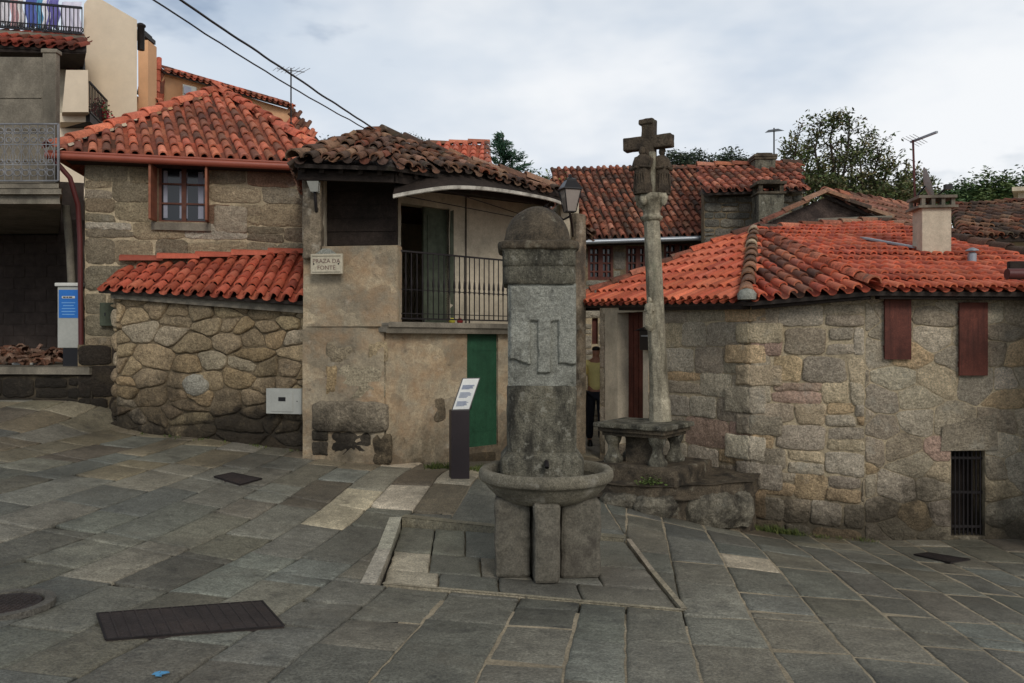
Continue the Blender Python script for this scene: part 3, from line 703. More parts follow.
mb = MB(); p = base.lerp(topv, .47)+Vector((-.10,-.09,0)); mb.rsq([(.02,0),(.06,.04),(.065,.06)], p-Vector((0,0,.06)), 0, 16, pw=2); mb.build('bracket', M['cross'], ct)
statue(p, .36, .11, .12, -.4, M['cross'], 'small_saint_figure')
# ================================================================ RIGHT HOUSE
TILE_NEW = [lin(*c) for c in [(212,116,84),(204,108,78),(220,126,94),(194,100,72),(210,118,90),(184,94,70)]]
TILE_NEW = [tuple(x*k for x, k in zip(c, (.90,.84,.82))) for c in TILE_NEW]
TILE_DARK = [lin(*c) for c in [(150,92,72),(126,80,64),(168,102,80),(106,72,58),(184,112,86)]]
TILE_MIX = [lin(*c) for c in [(186,102,76),(200,116,88),(176,102,78),(150,92,72),(122,82,66),(192,110,84),(212,132,104),(168,100,78)]]
TILE_ANX = [lin(*c) for c in [(188,98,74),(196,104,80),(176,90,68),(158,82,64),(200,114,88)]]
TILE_OLD = [lin(*c) for c in [(118,84,66),(104,78,64),(138,100,78),(90,70,58),(150,116,94),(80,64,54),(128,78,58)]]
TILE_R1 = [lin(*c) for c in [(142,86,66),(158,98,74),(120,78,62),(104,74,60),(172,118,94),(134,80,60),(90,68,58)]]
TILE_ROW = [lin(*c) for c in [(198,106,80),(186,98,74),(208,118,92)]]
PAL_R = [lin(*c) for c in [(188,172,146),(176,162,138),(194,174,140),(168,152,128),(182,168,146),(190,176,152),(196,168,128),(172,158,136),(160,146,124)]]*2+[lin(178,148,128), lin(190,160,120), lin(174,148,126)]
PAL_L = [lin(*c) for c in [(154,138,112),(142,130,108),(164,146,116),(136,122,100),(160,142,114),(148,136,116)]]*2+[lin(162,130,98), lin(148,116,94), lin(174,164,146)]
PAL_B = [lin(*c) for c in [(166,148,118),(154,138,112),(174,156,124),(146,130,104),(164,150,126),(158,138,106),(170,158,136),(150,134,108)]]
def _ds(pal, k=.4): return [tuple(x*(1-k)+(c[0]*.3+c[1]*.4+c[2]*.3)*k*(1.0,.985,.93)[i] for i, x in enumerate(c)) for c in pal]
PAL_R, PAL_L, PAL_B = [tuple(x*1.14 for x in c) for c in _ds(PAL_R, .1)], _ds(PAL_L, .05), [tuple(x*k for x, k in zip(c, (1.12,1.06,.98))) for c in _ds(PAL_B, .1)]
CA, CB, CC, CD = (1.42,13.25), (3.05,10.5), (4.26,9.9), (7.6,9.72)
rh = root('stone_house', (4.6, 12, -2.4), 'low stone house with orange tiled hip roof and two brown shutters, at right', 'house')
wl, wc, wr = Wall(CA, CB, -2.5, .58, .50), Wall(CB, CC, -2.6, .50, .62), Wall(CC, CD, -2.6, .60)
# left wall with the recessed door
dr = wl.rect(607, 312, 645, 437); dr = (dr[0], .9, dr[2], dr[3])
mb = MB(); wl.back(mb, [dr], .35); 
wl.stones(mb, coursed(wl.w, wl.h, (.28,.44), (.45,.95), .02), PAL_R, [dr], (.003,.014), .005, .1, bulge=.2, seed=1)
mb.build('wall', [M['mortar'], M['stone']], rh)
mb = MB(); wc.back(mb, (), .35)
wc.stones(mb, coursed(wc.w, wc.h, (.24,.36), (.3,.62), .025), PAL_R, (), (.006,.022), .006, .12, bulge=.35, amp=.016, seed=2)
mb.build('wall', [M['mortar'], M['stone']], rh)
h1 = wr.rect(883, 292, 909, 359); h2 = wr.rect(957, 303, 985, 375); h3 = wr.rect(951, 450, 985, 536)
mb = MB(); wr.back(mb, [h3], .4)
low = voronoi(wr.w, wr.h, .40, .27, .28, .10)
wr.stones(mb, low, PAL_R, [h3], (.002,.016), .006, .11, bulge=.25, amp=.014, seed=3)
mb.build('wall', [M['mortar'], M['stone']], rh)
mb = MB(); 
for a, b in (((7.6,9.72),(7.6,15)), ((7.6,15),(2.5,15.5)), ((2.5,15.5),CA)):
    Wall(a, b, -2.6, .58).back(mb, (), .3)
mb.build('rear_wall', M['mortar'], rh)
# quoins on the corner of the left and centre walls
mb = MB(); z = -2.6; k = 0
while z < .42:
    h = R(.24, .38); h = min(h, .5-z); a, b = (.42,.2) if k % 2 else (.22,.40); c = jit(random.choice(PAL_R), .12)
    for w_, o, ln, sgn in ((wl, wl.w, a, -1), (wc, 0, b, 1)):
        u0, u1 = (o-ln, o+.018) if sgn < 0 else (o-.018, o+ln)
        p = [(u0,z-w_.z0+.008),(u1,z-w_.z0+.008),(u1,z-w_.z0+h-.008),(u0,z-w_.z0+h-.008)]
        w_.stones(mb, [p], [c], (), (.036,.042), .002, .07, 0, bulge=.2, it=1, clip=False, seed=k)
    z += h; k += 1
mb.build('corner_stones', M['stone'], rh)
# door
mb = MB(); a = wl.hit(624, 380, -.2)[0]; b = dr[2]
mb.prism([wl.pt(dr[0],dr[1],-.2), wl.pt(b,dr[1],-.2), wl.pt(b,dr[3],-.2), wl.pt(dr[0],dr[3],-.2)], wl.N*-.04)
for k in range(6):
    u = a+(b-a)*(k+.02)/6; mb.prism([wl.pt(u,dr[1],-.19), wl.pt(u+(b-a)/6-.012,dr[1],-.19), wl.pt(u+(b-a)/6-.012,dr[3],-.19), wl.pt(u,dr[3],-.19)], wl.N*-.02)
mb.build('door', M['wood_red'], rh)
mb = MB(); u0 = dr[0]
for (p0, p1) in ((dr[0]-.0, dr[0]+.30), (dr[2]+.0, dr[2]+.10)):
    mb.prism([wl.pt(p0,dr[1]-.2,.03), wl.pt(p1,dr[1]-.2,.03), wl.pt(p1,dr[3],.03), wl.pt(p0,dr[3],.03)], wl.N*-.28)
mb.prism([wl.pt(dr[0]-.06,dr[3]+.002,.035), wl.pt(dr[2]+.16,dr[3]+.002,.035), wl.pt(dr[2]+.16,dr[3]+.14,.035), wl.pt(dr[0]-.06,dr[3]+.14,.035)], wl.N*-.28)
mb.build('door_surround', M['pale_plaster'], rh, bevel=.01, rough=(3,.008,.1))
for h, sl in ((h1, 5), (h2, 5)):
    mb = MB(); n = 5
    for k in range(n):
        u0 = h[0]+(h[2]-h[0])*k/n+.003; u1 = h[0]+(h[2]-h[0])*(k+1)/n-.003
        mb.prism([wr.pt(u0,h[1],.065), wr.pt(u1,h[1],.065), wr.pt(u1,h[3],.065), wr.pt(u0,h[3],.065)], wr.N*-.03)
    for f in (.15, .85):
        v = h[1]+(h[3]-h[1])*f; mb.prism([wr.pt(h[0]+.002,v-.035,.034), wr.pt(h[2]-.002,v-.035,.034), wr.pt(h[2]-.002,v+.035,.034), wr.pt(h[0]+.002,v+.035,.034)], wr.N*-.03)
    o = mb.build('shutter', M['wood_red'], rh, bevel=.004)
    for f in (.15, .85):
        pass
mb = MB()
for k in range(8):
    u = h3[0]+(h3[2]-h3[0])*(k+.5)/8; mb.tube([wr.pt(u,h3[1],-.06), wr.pt(u,h3[3]-.0,-.06)], .011, 6)
for v in (.1, .5, .9): mb.beam(wr.pt(h3[0],h3[1]+(h3[3]-h3[1])*v,-.06), wr.pt(h3[2],h3[1]+(h3[3]-h3[1])*v,-.06), .012, .03)
mb.build('cellar_grate', M['iron'], rh)
mb = MB(); mb.prism([wr.pt(h3[0],h3[1],-.3), wr.pt(h3[2],h3[1],-.3), wr.pt(h3[2],h3[3],-.3), wr.pt(h3[0],h3[3],-.3)], wr.N*-.05); mb.build('cellar_door', M['wood_dark'], rh)
mb = MB(); mb.prism([wr.pt(h3[0]-.12,h3[3]+.005,.035), wr.pt(h3[2]+.12,h3[3]+.02,.035), wr.pt(h3[2]+.1,h3[3]+.42,.035), wr.pt(h3[0]-.1,h3[3]+.28,.035)], wr.N*-.2, lin(156,144,124)); mb.build('lintel', M['stone'], rh, bevel=.015, rough=(3,.015,.1))
# roof
PK = Vector((4.13, 14.0, 1.87)); ov = .26
EL = Vector((1.02,13.9,.62)); EC = Vector((2.93,10.22,.50)); ED = Vector((4.24,9.62,.60)); ER = Vector((8.3,9.42,.56))
_n3 = (ER-ED).cross(PK-ED)
def onr(x, y): return Vector((x, y, ED.z-(_n3.x*(x-ED.x)+_n3.y*(y-ED.y))/_n3.z))
RT = onr(6.66, 14.9); VR = onr(X(1030,11.4), 11.4); VR2 = onr(8.3,11.4)
mb = MB()
tile_face(mb, [EL, EC, PK], .175, .36, TILE_NEW, over=.05, patch=None)
def darkc(p, c):
    return random.choice(TILE_DARK) if noise.noise(p*1.3+Vector((3,1,0))) > .02 else c
tile_face(mb, [EC, ED, PK], .18, .36, TILE_NEW, up=(.02,1), over=.05, patch=darkc)
# right slope split so that it stays flat: lower eave to the verge, upper to the ridge
tile_face(mb, [ED, ER, VR2, VR, RT, PK], .15, .34, TILE_NEW, up=(-.02,1), over=.05, sag=.04)
roof = mb.build('roof', M['tile_new'], rh)
mb = MB()
ridge(mb, EC+Vector((-.02,-.05,.03)), PK, .10, .36, [lin(150,110,84), lin(128,96,76), lin(170,150,124), lin(110,84,66)], lift=.035)
ridge(mb, ED+Vector((0,0,.03)), PK, .09, .36, TILE_DARK+TILE_NEW[:3], lift=.03)
ridge(mb, EL+Vector((0,0,.03)), PK, .10, .36, TILE_DARK+TILE_NEW[:2], lift=.035)
ridge(mb, PK+Vector((.1,.05,.0)), RT, .09, .38, TILE_DARK+TILE_OLD, lift=.03)
ridge(mb, VR+Vector((.0,0,.02)), RT, .10, .38, TILE_OLD, lift=.03)
mb.build('ridge_tiles', M['tile_old'], roof)
mb = MB(); mb.lathe([(.11,-.02),(.12,.05),(.08,.1),(.02,.12)], EC+Vector((-.02,-.06,.04)), 14, lin(190,178,150)); mb.build('hip_end_stone', M['granite_pale'], roof)
mb = MB()
for p, q in ((EL,EC),(EC,ED),(ED,ER)):
    d = Vector((q-p).normalized()); mb.beam(p+Vector((.1,.12,-.07)), q+Vector((.02,.12,-.07)), .14, .05)
mb.build('eaves_board', M['wood_dark'], rh)
# chimney with slotted cap
def roofz(x, y): 
    n = (ER-ED).cross(PK-ED); return ED.z-(n.x*(x-ED.x)+n.y*(y-ED.y))/n.z
cx, cy = X(937,11.6), 11.75; zt = Z(208, 11.6)
mb = MB(); mb.box((cx,cy,(zt+roofz(cx,cy)-.25)/2), (.40,.34,zt-roofz(cx,cy)+.25), -.08); ch = mb.build('chimney', M['pale_render'] if 'pale_render' in M else M['pale_plaster'], roof, bevel=.008, rough=(3,.006,.1))
mb = MB(); mb.box((cx,cy,zt+.015), (.54,.46,.035), -.08); mb.box((cx,cy,zt+.155), (.52,.44,.04), -.08)
for ox in (-.21,-.07,.07,.21):
    for oy in (-.17,.17): mb.box((cx+ox,cy+oy,zt+.08), (.05,.05,.11), -.08)
mb.build('chimney_cap', M['concrete'], ch)
mb = MB(); p = Vector((X(972,11.0),11.0,roofz(X(972,11.0),11.0)-.03)); mb.lathe([(.055,0),(.055,.2)], p, 16); mb.lathe([(.03,.2),(.05,.22)], p, 12); mb.lathe([(.085,.235),(.08,.25),(.02,.28)], p, 16); mb.build('vent_pipe', M['zinc'], roof)
mb = MB(); p = Vector((X(795,14.3),14.4,PK.z-.1)); mb.lathe([(.05,0),(.05,.2)], p, 12); mb.lathe([(.15,.2),(.12,.24),(.02,.27)], p, 16); mb.build('vent_pipe', M['white'], roof)
mb = MB()
for off in (0, .22):
    a = Vector((X(866,12.6), 12.6+off*.5, 0)); b = Vector((X(916,11.8), 11.8+off*.5, 0)); a.z = roofz(a.x,a.y)+.11; b.z = roofz(b.x,b.y)+.11
    mb.beam(a, b, .13, .02)
mb.build('flashing_strip', M['zinc'], roof)
# mailbox by the door
p = wl.hit(648, 340, .1); q = wl.pt(p[0], p[1], .09)
mt = root('mailbox', q, 'black mailbox beside the dark red door', 'mailbox')
Mw = Matrix((wl.U, -wl.N, Vector((0,0,1)))).transposed()
mb = MB(); mb.box(q, (.24,.15,.3), M=Mw); mb.prism([wl.pt(p[0]-.13,p[1]+.15,.0), wl.pt(p[0]-.13,p[1]+.15,.18), wl.pt(p[0]-.13,p[1]+.2,.0)], wl.U*.26); mb.build('case', M['black'], mt, bevel=.012)
mb = MB(); mb.box(wl.pt(p[0],p[1]+.06,.168), (.15,.006,.02), M=Mw); mb.build('slot_plate', M['zinc'], mt)
# old antenna mast beside the chimney, with a dish seen edge-on
at = root('tv_antenna', (X(916,12),12,1.1), 'tall rusty mast with bar antenna and tilted dish by the white chimney', 'antenna')
mb = MB(); b = Vector((X(917,12), 12, 1.15)); t = T(913,140,12); mb.tube([b,t], .016, 8, lin(90,50,44)); mb.build('mast', M['gutter_dark'], at)
mb = MB(); mb.beam(T(911,142,12.1), T(937,132,11.4), .03, .03)
for k in range(4):
    c = T(911,142,12.1).lerp(T(937,132,11.4), k/8); mb.tube([c-Vector((.28,.3,0))*(.9-.04*k), c+Vector((.28,.3,0))*(.9-.04*k)], .004, 5)
mb.build('antenna_boom', M['zinc'], at)
mb = MB(); dc = T(925,186,12.0); nn = Vector((.985,-.36,.28)).normalized(); a_ = nn.cross(Vector((0,0,1))).normalized(); b_ = nn.cross(a_)
vs = []; 
for rr, dp in ((0,0),(.12,.01),(.2,.03),(.27,.05)):
    for k in range(20): vs.append(dc+(a_*math.cos(2*PI*k/20)+b_*math.sin(2*PI*k/20))*rr+nn*dp)
mb.add(vs, [(r*20+k, r*20+(k+1)%20, (r+1)*20+(k+1)%20, (r+1)*20+k) for r in range(3) for k in range(20)], (1,1,1), 0, True); mb.build('dish', M['metal_gray'], at)
mb = MB(); mb.tube([dc-b_*0+Vector((0,0,-.28)), T(948,187,11.7)], .014, 6); mb.box(T(948,187,11.7), (.1,.07,.07)); mb.tube([T(917,196,12), dc], .014, 6); mb.build('feed_arm', M['black'], at)
# eave of a house out of the frame at the right
et = root('eaves', T(1050,270,8.2), 'dark red timber eaves end with a gutter, cut by the right edge', 'eaves')
mb = MB(); mb.span((X(1010,8.3),8.3,Z(261,8.3)), (X(1180,8.3),8.36,Z(270,8.3))); mb.build('eaves_board', M['wood_dark'], et, bevel=.01)
mb = MB(); mb.tube([(X(1007,8.2),8.2,Z(274,8.2)),(X(1180,8.2),8.2,Z(274,8.2))], .055, 14); mb.build('gutter', M['gutter_dark'], et)
mb = MB(); mb.span((X(1100,8.4),8.9,Z(262,8.3)-3.0), (X(1180,8.4),9.3,Z(262,8.3))); mb.build('wall', M['mortar'], et)

# ================================================================ LEFT HOUSE + ANNEX
lh = root('stone_house', (-4.8, 14, -1.2), 'stone house with red pyramid roof, gutter and small casement window, at left', 'house')
wu = Wall((-6.56,12.6), (-3.0,13.27), -1.3, 2.78)
wn = wu.rect(157, 163, 207, 222)
mb = MB(); wu.back(mb, [wn], .45)
wu.stones(mb, coursed(wu.w, wu.h, (.24,.46), (.35,.95), .03), PAL_L, [wn], (.004,.014), .005, .12, bulge=.25, amp=.016, seed=4)
pb_ = wu.hit(231,219); wu.stones(mb, [[(pb_[0]-.26,pb_[1]-.21),(pb_[0]+.25,pb_[1]-.22),(pb_[0]+.26,pb_[1]+.2),(pb_[0]-.25,pb_[1]+.21)]], [lin(176,162,140)], (), (.024,.026), 0, .06, bulge=.2, it=1)
mb.build('wall', [M['mortar'], M['stone']], lh)
mb = MB(); Wall((-7.3,16.8), (-6.56,12.6), -1.3, 2.78).back(mb, (), .3)
w2 = Wall((-7.3,16.8), (-6.56,12.6), -1.3, 2.78); w2.stones(mb, coursed(w2.w, w2.h, (.28,.44), (.45,.95)), PAL_L, (), (.008,.02), .010, .14, seed=5)
mb.build('wall', [M['mortar'], M['stone']], lh)
mb = MB(); Wall((-3.0,13.27), (-3.9,17.6), -1.3, 2.78).back(mb, (), .3); Wall((-3.9,17.6), (-7.3,16.8), -1.3, 2.78).back(mb, (), .3); mb.build('rear_wall', M['mortar'], lh)
# window with casements and open shutters
win = MB(); fr = MB()
def bar(mb_, u0, v0, u1, v1, d0, d1): mb_.prism([wu.pt(u0,v0,d1), wu.pt(u1,v0,d1), wu.pt(u1,v1,d1), wu.pt(u0,v1,d1)], wu.N*(d0-d1))
u0, v0, u1, v1 = wn; fw = .04
for a in ((u0,v0,u0+fw,v1),(u1-fw,v0,u1,v1),(u0+fw,v0,u1-fw,v0+fw),(u0+fw,v1-fw,u1-fw,v1)): bar(fr, *a, -.20, -.12)
um = (u0+u1)/2; bar(fr, um-.035, v0+fw, um+.035, v1-fw, -.19, -.13)
for k in (1, 2):
    v = v0+(v1-v0)*k/3; bar(fr, u0+fw, v-.014, um-.035, v+.014, -.185, -.14); bar(fr, um+.035, v-.014, u1-fw, v+.014, -.185, -.14)
wf = fr.build('window', M['wood_frame'], lh)
mb = MB(); bar(mb, u0+fw, v0+fw, u1-fw, v1-fw, -.172, -.168); mb.build('pane', M['glass'], wf)
mb = MB()
for (a, b) in ((u0+.30,u0+.42),(u0+.58,u0+.66),(u0+.06,u0+.12)): bar(mb, a, v0+.08, b, v1-.1, -.166, -.1645)
mb.build('curtain', M['curtain'], wf)
mb = MB(); bar(mb, u0-.06, v0-.13, u1+.06, v0-.03, -.1, .07); mb.build('sill', M['concrete'], wf, bevel=.01)
for u, s_ in ((u0, -1), (u1, 1)):
    mb = MB(); a = wu.pt(u, v0, .0); out = wu.N*.30+wu.U*s_*.02
    mb.prism([a, a+out, a+out+Vector((0,0,v1-v0)), a+Vector((0,0,v1-v0))], wu.U*.035*s_)
    mb.build('shutter', M['wood_brown'], lh, bevel=.004)
# roof
P0 = Vector((-6.92,12.28,2.82)); P1 = Vector((-2.78,13.02,2.80)); PKL = Vector((-5.72,16,4.86)); PB1 = Vector((-3.9,19.2,2.8)); PB0 = Vector((-8.0,18.4,2.8))
mb = MB()
def lp(p, c):
    return random.choice(TILE_DARK) if noise.noise(p*.9) > .2 else c
tile_face(mb, [P0, P1, PKL], .20, .38, TILE_MIX, up=(-1.6,3.1), over=.06, jt=.014, patch=lp)
tile_face(mb, [P1, PB1, PKL], .235, .40, TILE_MIX, over=.05, jt=.014)
mb.prism([PB0, PB1, PKL], (0,0,-.05), TILE_MIX[0]); mb.prism([P0, PB0, PKL], (0,0,-.05), TILE_MIX[0])
rf = mb.build('roof', M['tile'], lh)
mb = MB(); ridge(mb, P0+Vector((0,0,.02)), PKL, .115, .42, TILE_MIX[:3]+TILE_ROW, lift=.035); ridge(mb, P1+Vector((0,0,.02)), PKL, .115, .42, TILE_MIX[:3]+TILE_ROW, lift=.035)
mb.lathe([(.13,0),(.12,.08),(.03,.13)], PKL+Vector((0,0,0)), 12, TILE_ROW[0]); mb.build('ridge_tiles', M['tile'], rf)
mb = MB(); gd = Vector((0,-.07,-.045)); mb.tube([P0+gd+Vector((-.02,0,0)), P1+gd+Vector((-.05,0,-.02))], .058, 14); mb.tube([P0+gd+Vector((-.02,-.03,.05)), P1+gd+Vector((-.05,-.03,.03))], .022, 8); mb.build('gutter', M['gutter'], lh)
mb = MB(); mb.beam(P0+Vector((.2,.15,-.09)), P1+Vector((0,.15,-.09)), .3, .03); mb.build('soffit', M['wood_dark'], lh)
mb = MB(); mb.tube([P0+gd+Vector((.05,.05,-.03)), T(70,178,12.35), T(78,205,12.5), T(80,240,12.53), T(81,345,12.55)], .038, 10); mb.build('downpipe', M['gutter_dark'], lh)

an = root('rubble_annex', (-4.4, 12, -1.4), 'low rubble stone lean-to with a small red tiled roof before the pyramid roofed house', 'outbuilding')
wa = Wall((-5.83,12.1), (-2.84,11.38), -1.75, .74, .50)
mb = MB(); wa.back(mb, (), .5)
vor = voronoi(wa.w, wa.h, .36, .20, .42, .14)
wa.stones(mb, vor, PAL_B, (), (.010,.045), .009, .16, bulge=.45, amp=.022, seed=6)
p = wa.hit(197, 385); q = [(p[0]+.22*math.cos(t), p[1]+.16*math.sin(t)) for t in [k*2*PI/14 for k in range(14)]]
wa.stones(mb, [q], [lin(160,154,140)], (), (.055,.06), .0, .2, bulge=.6, amp=.02, seed=7)
mb.build('wall', [M['mortar_dark'], M['rubble']], an)
mb = MB(); w3 = Wall((-6.0,12.7), (-5.83,12.1), -1.75, .8); w3.back(mb, (), .3); w3.stones(mb, voronoi(w3.w, w3.h, .33, .22), PAL_B, (), (.03,.07), .013, .22, bulge=.9, seed=8); mb.build('wall', [M['mortar_dark'], M['rubble']], an)
mb = MB(); mb.prism([wa.pt(.0,wa.h-.1,.12), wa.pt(wa.w-.0,.50+1.75-.10,.12), wa.pt(wa.w-.0,.50+1.75-.02,.12), wa.pt(0,wa.h-.02,.12)], wa.N*-.5); mb.build('wall_plate', M['concrete'], an, bevel=.01, rough=(3,.01,.1))
A0 = T(98,289,11.95); A1 = T(308,301,11.12); A2 = Vector((-3.36,13.18,1.41)); A2 = T(304,254,13.17); A3 = T(122,263,12.68)
mb = MB()
AM = (A1-A0).cross(A3-A0).normalized(); A2b = Vector((A2.x, A2.y, A0.z-(AM.x*(A2.x-A0.x)+AM.y*(A2.y-A0.y))/AM.z))
tile_face(mb, [A0, A1, A2, A3], .205, .29, TILE_ANX, up=(-.10,1), over=.07, jt=.012)
rf = mb.build('roof', M['tile_new'], an)
mb = MB(); ridge(mb, A3+Vector((0,-.02,.0)), T(304,254,13.1), .10, .5, TILE_ANX, lift=.0); mb.build('ridge_tiles', M['tile_new'], rf)
# meter boxes
def wbox(w_, pix, name, label, cat, m, depth=.09, group=None):
    r = w_.rect(*pix); c = w_.pt((r[0]+r[2])/2, (r[1]+r[3])/2, depth/2+.02); t = root(name, c, label, cat, group)
    K = Matrix((w_.U, -w_.N, Vector((0,0,1)))).transposed(); W_, H_ = r[2]-r[0], r[3]-r[1]
    mb = MB(); mb.box(c, (W_, depth, H_), M=K); mb.build('case', m, t, bevel=.006)
    return t, c, K, W_, H_
t, c, K, W_, H_ = wbox(wa, (272,388,307,413), 'meter_box', 'white meter box with dark slot at the right end of the rubble wall', 'meter box', M['metal_gray'], .14)
f = c+wa.N*.072
mb = MB(); mb.box(f-wa.U*.02, (W_*.6,.012,H_*.82), M=K); mb.build('door', M['metal_gray'], t, bevel=.004)
mb = MB(); mb.box(f-wa.U*.02+Vector((0,0,.03))+wa.N*.004, (W_*.2,.014,H_*.16), M=K); mb.build('slot', M['black'], t)
mb = MB(); mb.lathe([(.008,0),(.008,.01)], f+wa.U*W_*.38, 10); mb.build('lock', M['black'], t)
t, c, K, W_, H_ = wbox(Wall((-6.56,12.6), (-3.0,13.27), -1.3, 2.78), (102,303,121,326), 'meter_box', 'small grey green meter box tucked beside the left edge of the rubble wall', 'meter box', M['green_gray'], .1)
mb = MB(); mb.box(c+wu.N*.052+wu.U*-.06, (.02,.01,.05), M=K); mb.build('lock', M['black'], t)
# brown base wall below, at the corner of the left house
bw = MB(); wb = Wall((-6.62,12.5), (-5.95,12.62), -1.3, -.05); wb.back(bw, (), .2); wb.stones(bw, coursed(wb.w, wb.h, (.3,.5), (.4,.8)), [lin(74,62,50), lin(60,52,44)], (), (.01,.04), .01, .14, seed=9); bw.build('plinth', [M['mortar_dark'], M['rubble']], lh)

# ================================================================ MIDDLE HOUSE
mh = root('plastered_house', (-.6, 13, -1.7), 'old plastered house with mossy tiled roof and iron railed balcony behind the fountain', 'house')
pA, pB, pC = (-2.80,11.0), (-1.69,10.88), (1.10,13.5)
wA, wB = Wall(pA, pB, -2.0, .22), Wall(pB, pC, -2.4, .2)
gd_ = wB.rect(467, 331, 497, 446)
def lumpy(w_, mb, holes, amp, sd, step=.06):
    nu, nv = int(w_.w/step), int(w_.h/step); idx = {}; vs = []; fs = []
    for i in range(nu+1):
        for j in range(nv+1):
            u, v = w_.w*i/nu, w_.h*j/nv; n_ = noise.noise(Vector((u*2+sd, v*2, 0)))*amp+noise.noise(Vector((u*6+sd, v*6, 3)))*amp*.5+noise.noise(Vector((u*15+sd, v*15, 3)))*amp*.25
            vs.append(w_.pt(u, v, .012+n_+amp*.5))
    for i in range(nu):
        for j in range(nv):
            u, v = w_.w*(i+.5)/nu, w_.h*(j+.5)/nv
            if any(h[0] < u < h[2] and h[1] < v < h[3] for h in holes): continue
            a = i*(nv+1)+j; fs.append((a, a+nv+1, a+nv+2, a+1))
    mb.add(vs, fs, (1,1,1), 0, True)
mb = MB(); wA.back(mb, (), .4); lumpy(wA, mb, (), .025, 1); mb.build('wall', M['plaster'], mh)
mb = MB(); wB.back(mb, [gd_], .4); lumpy(wB, mb, [gd_], .025, 2)
for (px, py, su, sv) in [(480,458,.3,.08),(437,410,.15,.17)]:
    a = wB.hit(px, py); q = [(a[0]-su,a[1]-sv),(a[0]+su,a[1]-sv),(a[0]+su,a[1]+sv),(a[0]-su,a[1]+sv)]
    wB.stones(mb, [q], [lin(138,118,90), lin(130,116,94)], (), (.022,.026), .0, .16, 1, bulge=.2, seed=3)
mb.build('wall', [M['plaster'], M['stone']], mh)
mb = MB()                               # stones showing at the foot of the wall
for px0, py0, px1, py1, c, d in [(313,401,389,432,(150,138,118),.07),(331,432,372,456,(112,102,88),.015),(312,430,329,441,(112,104,88),.03),(312,441,329,456,(120,110,94),.02),
                                 (326,340,362,363,(168,152,126),.008),(326,364,338,400,(166,142,108),.008),(339,364,386,400,(168,154,130),.008),(363,340,388,363,(176,156,124),.008),(373,433,392,464,(170,150,120),.012)]:
    r = wA.rect(px0, py0, px1, py1); wA.stones(mb, [[(r[0],r[1]),(r[2],r[1]),(r[2],r[3]),(r[0],r[3])]], [lin(*c)], (), (d, d+.01), .003, .1, 0, bulge=.5, seed=11, clip=False, amp=.02)
mb.build('foot_stones', M['rubble'], mh)
# green cellar door
mb = MB(); n = 4
for k in range(n):
    a = gd_[0]+(gd_[2]-gd_[0])*k/n+.003; b = gd_[0]+(gd_[2]-gd_[0])*(k+1)/n-.003
    mb.prism([wB.pt(a,gd_[1],-.01), wB.pt(b,gd_[1],-.01), wB.pt(b,gd_[3],-.01), wB.pt(a,gd_[3],-.01)], wB.N*-.035)
mb.prism([wB.pt(gd_[0],gd_[1],-.046), wB.pt(gd_[2],gd_[1],-.046), wB.pt(gd_[2],gd_[3],-.046), wB.pt(gd_[0],gd_[3],-.046)], wB.N*-.03)
cd = mb.build('cellar_door', M['green'], mh, bevel=.004)
mb = MB(); mb.box(wB.pt(gd_[0]+.05, gd_[1]+.62, .005), (.05,.04,.09)); mb.build('latch', M['iron'], cd)
for f in (.14, .84):
    mb = MB(); v = gd_[1]+(gd_[3]-gd_[1])*f; mb.prism([wB.pt(gd_[0]+.12,v-.018,-.004), wB.pt(gd_[2]+.01,v-.018,-.004), wB.pt(gd_[2]+.01,v+.018,-.004), wB.pt(gd_[0]+.12,v+.018,-.004)], wB.N*-.006); mb.build('strap_hinge', M['green'], cd)
# pilaster, parapet, balcony slab
mb = MB(); mb.box(Vector((-2.655,10.95,1.75)), (.245,.20,1.3)); mb.build('pilaster', M['weathered_pier'] if 'weathered_pier' in M else M['pale_plaster'], mh, bevel=.02, rough=(4,.03,.2))
wP = Wall((-2.79,10.985), (X(398,10.82),10.82), .2, Z(246,10.9))
mb = MB(); wP.back(mb, (), .2); lumpy(wP, mb, (), .012, 5); mb.build('parapet', M['plaster'], mh)
mb = MB(); mb.prism([wB.pt(-.06,2.65-.13,.14), wB.pt(wB.w-.2,2.65-.13,.14), wB.pt(wB.w-.2,2.65-.05,.17), wB.pt(-.06,2.65-.05,.17)], wB.N*-1.6)
mb.prism([wB.pt(-.06,2.65-.048,.19), wB.pt(wB.w-.2,2.65-.048,.19), wB.pt(wB.w-.2,2.65+.0,.19), wB.pt(-.06,2.65+.0,.19)], wB.N*-1.65)
mb.build('balcony_slab', M['concrete'], mh, bevel=.01, rough=(3,.01,.15))
zf = .25
# railing
rz0, rz1 = zf+.06, 1.215; uA = wB.hit(400, 300, .06)[0]; uB = wB.w-.25
mb = MB(); P_ = lambda u, z, d=.06: wB.pt(u, z+2.4, d)
mb.beam(P_(uA,rz1), P_(uB,rz1), .035, .022); mb.beam(P_(uA,rz0), P_(uB,rz0), .022, .02); mb.beam(P_(uA,rz0+.07), P_(uB,rz0+.07), .018, .012); mb.beam(P_(uA,(rz0+rz1)/2-.06), P_(uB,(rz0+rz1)/2-.06), .01, .012)
rl_ = mb.build('railing', M['iron'], mh)
n = 36
for k in range(n+1):
    u = uA+(uB-uA)*k/n; mb = MB(); h = rz1-rz0
    mb.tube([P_(u,rz0), P_(u,rz0+h*.40), P_(u,rz0+h*.43), P_(u,rz0+h*.47), P_(u,rz0+h*.50), P_(u,rz0+h*.58), P_(u,rz0+h*.62), P_(u,rz1)], [.008,.008,.017,.010,.018,.013,.008,.008], 8)
    mb.build('baluster', M['iron'], rl_)
